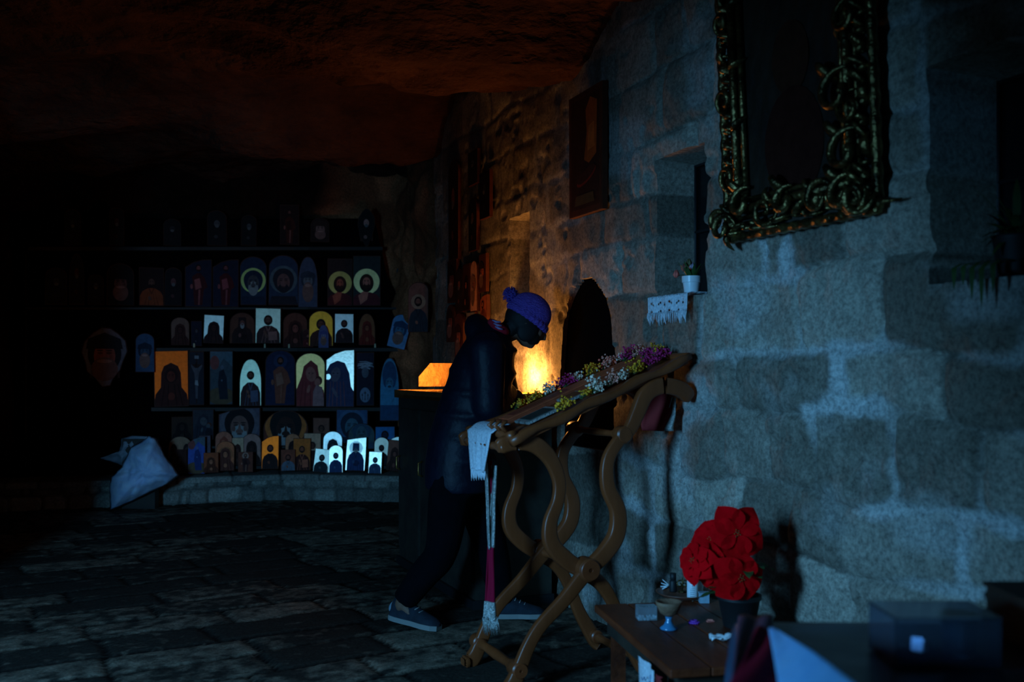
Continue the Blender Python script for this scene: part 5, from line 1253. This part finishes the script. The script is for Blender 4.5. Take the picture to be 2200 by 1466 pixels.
b = MB(); b.box((.700,1.72,TZ2+.030), (.020,.004,.024), M['foil'], Matrix.Rotation(-.75,3,'Z')@Matrix.Rotation(-.2,3,'X')); b.box((.714,1.726,TZ2+.028), (.010,.004,.020), M['foil'], Matrix.Rotation(-.95,3,'Z')); o = b.build('highlight_cards'); tag(o, 'small bright cards added as a highlight inside the glass case', 'highlight')  # added cards standing in for a reflection in the glass
gs = thing('glass_tumbler', 'small clear tumbler standing inside the glass case', 'tumbler', (.772,1.72,TZ2+.012))
b = MB(); b.lathe((.772,1.72,TZ2+.012), [(.001,0),(.026,0),(.030,.070),(.027,.070),(.024,.006),(.001,.006)], mat('bluish_glass', (.5,.75,1.), .05, 0, trans=.85, spec=.8), 28); b.build('glass', gs)
b = MB(); b.lathe((.772,1.72,TZ2+.019), [(.022,0),(.024,.035),(.001,.036)], M['wax'], 20); b.build('wax', gs)
p = V(2107, 1290, 2.0); jr = thing('dark_jar', 'squat dark jar with a flared black lid behind the glass case', 'jar', (p.x, 1.93, TZ2+.004))
b = MB(); b.lathe((p.x,1.93,TZ2+.004), [(.001,0),(.035,0),(.037,.005),(.030,.03),(.018,.040)], M['voiddark'], 24); b.build('body', jr)
b = MB(); b.lathe((p.x,1.93,TZ2+.044), [(.016,0),(.024,.022),(.024,.026),(.001,.027)], M['black'], 24); b.build('lid', jr)
b = MB(); b.box((1.03,1.76,TZ2+.048), (.24,.30,.085), M['dwood']); b.box((1.03,1.76,TZ2+.094), (.25,.31,.008), M['dwood']); o = b.build('wooden_box'); tag(o, 'dark wooden box at the far right of the covered table', 'box')

# ---------------------------------------------------------------- white sheet over a low stand beside the ledge
sh = thing('plastic_sheet', 'crumpled blue-white sheet draped over something beside the stone ledge', 'sheet', V(290, 1060, 9.15))
Ysh = 9.0
def sheet(name, poly, depth, seed, m, yy):
    """crumpled sheet: triangulated fan with interior relief, given its outline in the picture and its own depth"""
    from mathutils import noise as _n
    b = MB(); c = (sum(p[0] for p in poly)/len(poly), sum(p[1] for p in poly)/len(poly)); n_ = len(poly)
    dense = []
    for i in range(n_):
        a, q = poly[i], poly[(i+1)%n_]
        for k in range(6): t = k/6; dense.append((a[0]+(q[0]-a[0])*t, a[1]+(q[1]-a[1])*t))
    N_ = len(dense); K = 14; vs = []
    for k in range(K+1):
        t = k/K
        for i in range(N_):
            x = c[0]+(dense[i][0]-c[0])*t; y = c[1]+(dense[i][1]-c[1])*t
            e = 1-t**3; p = V(x, y, yy-depth*e)
            p.y += .05*_n.noise(Vector((x*.03, y*.03, seed)))+.025*_n.noise(Vector((x*.09, y*.09, seed)))+.012*abs(_n.noise(Vector((x*.2, y*.2, seed))))
            vs.append(p)
    b.add(vs, [(k*N_+i, k*N_+(i+1)%N_, (k+1)*N_+(i+1)%N_, (k+1)*N_+i) for k in range(K) for i in range(N_)], m)
    o = b.build(name, sh); md = o.modifiers.new('s','SOLIDIFY'); md.thickness = .006; return o
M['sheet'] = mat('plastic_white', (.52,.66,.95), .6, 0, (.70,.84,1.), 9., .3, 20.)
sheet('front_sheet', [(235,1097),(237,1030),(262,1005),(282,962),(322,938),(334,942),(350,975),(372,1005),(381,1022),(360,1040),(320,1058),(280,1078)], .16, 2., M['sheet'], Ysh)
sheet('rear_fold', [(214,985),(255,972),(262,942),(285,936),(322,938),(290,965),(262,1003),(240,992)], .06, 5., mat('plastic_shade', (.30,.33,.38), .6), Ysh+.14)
b = MB(); c = V(300, 1090, 9.12); b.box((c.x, c.y+.02, .32), (.30,.10,.64), M['dwood']); b.build('stand', sh)

# ---------------------------------------------------------------- person bending over the candles
M['skin'] = mat('skin', (.22,.11,.07), .6, spec=.3)
M['jacket'] = mat('navy_quilted', (.0028,.0045,.014), .55, 0, (.005,.008,.022), 14., .35, 30., bdist=.01, spec=.3)
M['trouser'] = mat('black_trousers', (.0015,.002,.0035), .95, 0, (.003,.0035,.006), 10., spec=.1)
M['knit'] = mat('purple_knit', (.20,.10,.60), .95, 0, (.34,.18,.85), 40., .9, 90., (1,1,3), .1)
M['heel'] = mat('pale_heel', (.22,.30,.36), .7)
M['hair'] = mat('black_hair', (.006,.005,.005), .7)
M['shoe'] = mat('blue_grey_shoe', (.008,.013,.022), .9, 0, (.015,.025,.04), 30.); M['sole'] = mat('pale_sole', (.28,.28,.26), .8)
per_ = thing('person', 'person in dark padded jacket and purple bobble hat bending over the candle stand', 'person', (-.12, 4.95, 0))
def loft(b, pts, m, n=18, flat=None):
    """pts: (center, rx, ry) ellipses: rx along the body's facing axis, ry sideways"""
    P_ = [Vector(p[0]) for p in pts]; N_ = len(P_); vs = []
    for i in range(N_):
        t = (P_[min(N_-1,i+1)]-P_[max(0,i-1)]).normalized(); sx = Vector((0,1,0)); fx = sx.cross(t).normalized(); sy = t.cross(fx).normalized()
        for k in range(n):
            a = 2*PI*k/n; vs.append(P_[i]+fx*(pts[i][1]*math.cos(a))+sy*(pts[i][2]*math.sin(a)))
    fs = [(i*n+k, i*n+(k+1)%n, (i+1)*n+(k+1)%n, (i+1)*n+k) for i in range(N_-1) for k in range(n)]
    fs += [tuple(range(n-1,-1,-1)), tuple((N_-1)*n+k for k in range(n))]
    b.add(vs, fs, m, True)
def limb(b, pts, rad, m, n=14): b.tube(spline(pts, 6), list(np.interp(np.linspace(0, len(pts)-1, (len(pts)-1)*6+1), range(len(pts)), rad)), m, n)
def finish(b, name, vox, sm=6, parent=per_, disp=None):
    o = b.build(name, parent, fix=True)
    md = o.modifiers.new('r', 'REMESH'); md.mode = 'VOXEL'; md.voxel_size = vox; md.use_smooth_shade = True
    md = o.modifiers.new('s', 'SMOOTH'); md.iterations = sm; md.factor = .5; return o
Yp = 4.93
hip = V(985, 962, Yp); waist = V(1008, 890, Yp); chest = V(1036, 800, Yp); neck = V(1072, 722, Yp)
headc = V(1133, 694, Yp); hr = .098
shn, shf = V(1046, 752, 4.76), V(1058, 752, 5.12); eln, elf = V(1052, 885, 4.74), V(1092, 870, 5.22)
wrn, wrf = Vector((-.01, 5.06, 1.155)), Vector((-.05, 5.32, 1.20))
kn1, an1 = V(948, 1185, 4.84), V(868, 1292, 4.885); kn2, an2 = V(1058, 1185, 5.06), V(1080, 1296, 5.07)
fdir = (headc-neck).normalized()
b = MB()
loft(b, [(hip+Vector((0,0,-.08)),.10,.15),(hip,.12,.165),(waist,.10,.14),(chest,.12,.165),(V(1052,760,Yp),.10,.17),(neck,.06,.07)], M['skin'])
limb(b, [neck-fdir*.03, neck+fdir*.05, headc-fdir*.02], [.062,.055,.06], M['skin'])
# head: cranium, jaw and features, looking right and down at the candles
fw = Vector((.87,.12,-.48)).normalized(); up_ = Vector((.44,.05,.90)); up_ = (up_-fw*up_.dot(fw)).normalized(); sd = fw.cross(up_).normalized()
RH = Matrix((fw, sd, up_)).transposed()
def H(f, s, u): return headc+fw*f+sd*s+up_*u
b.ball(H(-.01,0,.03), (.098,.078,.088), M['skin'], 24, RH, 18); b.ball(H(.035,0,-.035), (.060,.056,.078), M['skin'], 20, RH, 14)
b.ball(H(.062,0,-.088), (.024,.026,.02), M['skin'], 14, RH, 10); b.tube([H(.085,0,.015), H(.104,0,-.012), H(.112,0,-.028), H(.094,0,-.038)], [.008,.011,.014,.008], M['skin'], 10)
b.ball(H(.088,0,-.056), (.012,.024,.006), M['skin'], 12, RH, 8); b.ball(H(.086,0,-.067), (.012,.021,.007), M['skin'], 12, RH, 8)
for s in (-1,1):
    b.ball(H(.083,s*.032,.028), (.012,.022,.007), M['skin'], 12, RH, 8); b.ball(H(.066,s*.045,-.022), (.022,.018,.022), M['skin'], 12, RH, 8)
    b.ball(H(-.012,s*.079,-.008), (.020,.008,.031), M['skin'], 14, RH, 10)
def arm(sh_, el_, wr_):
    limb(b, [chest.lerp(sh_,.6), sh_, sh_.lerp(el_,.5), el_, el_.lerp(wr_,.5), wr_], [.06,.062,.052,.042,.038,.028], M['skin'])
def hand(wr_, dirv, palm_n, curl):
    dirv = dirv.normalized(); sdv = dirv.cross(palm_n).normalized(); pn = sdv.cross(dirv).normalized()
    b.ball(wr_+dirv*.045, (.048,.040,.016), M['skin'], 16, Matrix((dirv, sdv, pn)).transposed(), 12)
    for k, (L_, sp_) in enumerate(((.070,-.028),(.080,-.010),(.075,.009),(.060,.027))):
        p0 = wr_+dirv*.082+sdv*sp_; p = p0; a = 0; pts = [p-dirv*.02, p]
        for q in range(3):
            a += curl*(.55+.1*k); p = p+(dirv*math.cos(a)-pn*math.sin(a))*L_*(.42,.32,.26)[q]; pts.append(p)
        b.tube(pts, [.0088,.0088,.0082,.0075,.006], M['skin'], 10)
    p = wr_+dirv*.028-sdv*.034; pts = [p+sdv*.012, p, p-sdv*.022+dirv*.022-pn*.006, p-sdv*.020+dirv*.048-pn*.022]; b.tube(pts, [.011,.011,.0095,.007], M['skin'], 10)
arm(shn, eln, wrn); arm(shf, elf, wrf)
hand(wrn, Vector((.35,.9,-.15)), Vector((0,0,1)), .55); hand(wrf, Vector((-.1,.95,.1)), Vector((-.3,.1,1)), .95)
for (k, a, s) in ((kn1, an1, -1), (kn2, an2, 1)):
    limb(b, [hip+Vector((0,s*.08,-.04)), hip.lerp(k,.5)+Vector((0,s*.04,0)), k, k.lerp(a,.35), a, a+Vector((.0,0,-.03))], [.095,.078,.056,.055,.038,.036], M['skin'])
    fd = Vector((.86,-.50,-.12)) if s < 0 else Vector((1,-.03,0)); fd.normalize()
    b.tube([a+Vector((0,0,-.02)), a+fd*.05+Vector((0,0,-.055)), a+fd*.13+Vector((0,0,-.062 if s > 0 else -.058))], [.033,.028,.018], M['skin'], 12)
finish(b, 'body', .0055, 3)
# jacket
b = MB()
loft(b, [(V(985,1052,Yp),.165,.205),(V(986,1035,Yp),.168,.21),(V(984,1000,Yp),.165,.205),(V(992,950,Yp),.165,.20),(V(1008,895,Yp),.165,.195),(V(1026,840,Yp),.16,.20),(V(1040,790,Yp),.155,.205),(V(1052,750,Yp),.13,.20),(V(1062,722,Yp),.095,.14),(V(1072,700,Yp),.07,.085)], M['jacket'], 26)
for k in range(7):   # quilted rolls
    y = 1030-k*46; x = np.interp(y, [722,790,895,1052], [1062,1040,1008,985]); loft(b, [(V(x-1,y+16,Yp),.150,.19),(V(x,y,Yp),.172,.211),(V(x+1,y-16,Yp),.150,.19)] if k < 6 else [(V(x,y+8,Yp),.13,.17),(V(x,y,Yp),.145,.19),(V(x,y-8,Yp),.13,.17)], M['jacket'], 26)
for sh_, el_, wr_ in ((shn, eln, wrn), (shf, elf, wrf)):
    limb(b, [chest.lerp(sh_,.7), sh_, sh_.lerp(el_,.5), el_, el_.lerp(wr_,.5), el_.lerp(wr_,.93)], [.085,.092,.080,.070,.062,.050], M['jacket'])
# hood lying behind the neck
limb(b, [V(1030,745,4.82), V(1022,712,4.88), V(1024,700,Yp), V(1026,708,4.99), V(1034,740,5.04)], [.035,.055,.062,.055,.035], M['jacket'])
finish(b, 'jacket', .011, 4)
b = MB()
loft(b, [(V(988,1060,Yp),.13,.185),(V(986,1000,Yp),.14,.19),(V(990,960,Yp),.13,.17)], M['trouser'])
for (k, a, s) in ((kn1, an1, -1), (kn2, an2, 1)):
    limb(b, [hip+Vector((0,s*.09,-.06)), hip.lerp(k,.5)+Vector((0,s*.05,0)), k, k.lerp(a,.45), a+Vector((.0,0,.0))], [.115,.105,.082,.075,.062], M['trouser'])
finish(b, 'trousers', .011, 4)
b = MB()      # dark hair over nape and ears; cheek locks added to blacken the face
b.ball(H(-.022,0,.012), (.100,.090,.098), M['hair'], 24, RH, 16)
for s in (-1,1):
    b.ball(H(.010,s*.070,-.040), (.052,.020,.060), M['hair'], 14, RH, 10); b.ball(H(.055,s*.052,-.055), (.030,.016,.040), M['hair'], 12, RH, 8)
b.ball(H(-.06,0,-.06), (.05,.06,.06), M['hair'], 14, RH, 10)
finish(b, 'hair', .007, 3)
# hat
b = MB()
RK = RH@Matrix.Rotation(.0,3,'Y')
b.ball(H(-.014,0,.050), (.112,.094,.098), M['knit'], 28, RH, 20)
for k in range(26):
    a = 2*PI*k/26; b.ball(H(-.012+.110*math.cos(a), .092*math.sin(a), .022-.012*math.cos(a)), (.014,.014,.020), M['knit'], 8, RH, 6)
finish(b, 'bobble_hat', .006, 2)
hat = [o for o in per_.children if o.name.startswith('bobble_hat')][0]
b = MB(); rq = random.Random(2); pcn = V(1097, 634, Yp); b.ball(pcn, .030, M['knit'], 14, None, 10)
for i in range(170):
    v_ = Vector((rq.gauss(0,1), rq.gauss(0,1), rq.gauss(0,1))).normalized(); b.tube([pcn+v_*.02, pcn+v_*.041+Vector((rq.uniform(-.004,.004),)*3)], [.004,.0022], M['knit'], 4)
b.build('pompom', hat, fix=False)
b = MB(); limb(b, [V(1052,690,4.86), V(1066,700,4.835), V(1082,712,4.85), V(1090,716,4.90)], [.014,.026,.024,.012], paint((.30,.02,.05),.9))
sc_ = b.build('scarf', per_); b = MB()
for k in range(3): b.tube([V(1058+3*k,688+7*k,4.815-.002*k), V(1066+3*k,692+7*k,4.803), V(1076+2*k,692+8*k,4.806)], [.0035,.006,.004], paint((.55,.40,.75),.8), 6)
b.build('stripe', sc_)
# shoes
def shoe(heel, toe, nm='shoe'):
    heel, toe = Vector(heel), Vector(toe); d = (toe-heel); L_ = d.length; d.normalize(); sdv = d.cross(Vector((0,0,1))).normalized(); upv = sdv.cross(d)
    def P_(t, s, u): return heel+d*(L_*t)+sdv*s+upv*u
    b = MB(); prof = [(0,.034,.060),(.05,.042,.092),(.16,.046,.104),(.32,.046,.096),(.5,.042,.068),(.72,.047,.048),(.9,.040,.034),(1.,.020,.018)]
    vs = []; n_ = 14
    for t, w_, h in prof:
        for k in range(n_):
            a = PI*k/(n_-1); vs.append(P_(t, w_*math.cos(a), .018+h*max(0, math.sin(a))**.7))
    b.add(vs, [(i*n_+k, i*n_+k+1, (i+1)*n_+k+1, (i+1)*n_+k) for i in range(len(prof)-1) for k in range(n_-1)]+[tuple(range(n_)), tuple((len(prof)-1)*n_+k for k in range(n_))], M['shoe'])
    o = b.build(nm, per_); b = MB(); b.ball(P_(.03,0,.055), (.022,.040,.034), M['heel'], 14, Matrix((d, sdv, upv)).transposed(), 10); b.build('heel_patch', o); b = MB(); q = []
    for t, w_, h in prof: q.append((t, w_+.004))
    lo = [P_(t, w_, 0) for t, w_ in q]+[P_(t, -w_, 0) for t, w_ in q[::-1]]; hi = [P_(t, w_, .024) for t, w_ in q]+[P_(t, -w_, .024) for t, w_ in q[::-1]]; n2 = len(lo)
    b.add(lo+hi, [tuple(range(n2-1,-1,-1)), tuple(range(n2,2*n2))]+[(i,(i+1)%n2,n2+(i+1)%n2,n2+i) for i in range(n2)], M['sole'], False); b.build('sole', o)
    b = MB()
    for k in range(4): t = .34+.09*k; b.tube([P_(t,-.025,.018+.085-.045*(t-.3)/.4), P_(t+.02,0,.018+.094-.05*(t-.3)/.4), P_(t,.025,.018+.085-.045*(t-.3)/.4)], .003, M['sole'], 5)
    b.build('laces', o)
shoe(V(843,1328,4.935), Vector((-.352, 4.80, .004)))
shoe(Vector((V(1058,1328,5.06).x,5.07,.004)), Vector((V(1170,1330,5.08).x+.0,5.06,.004)))
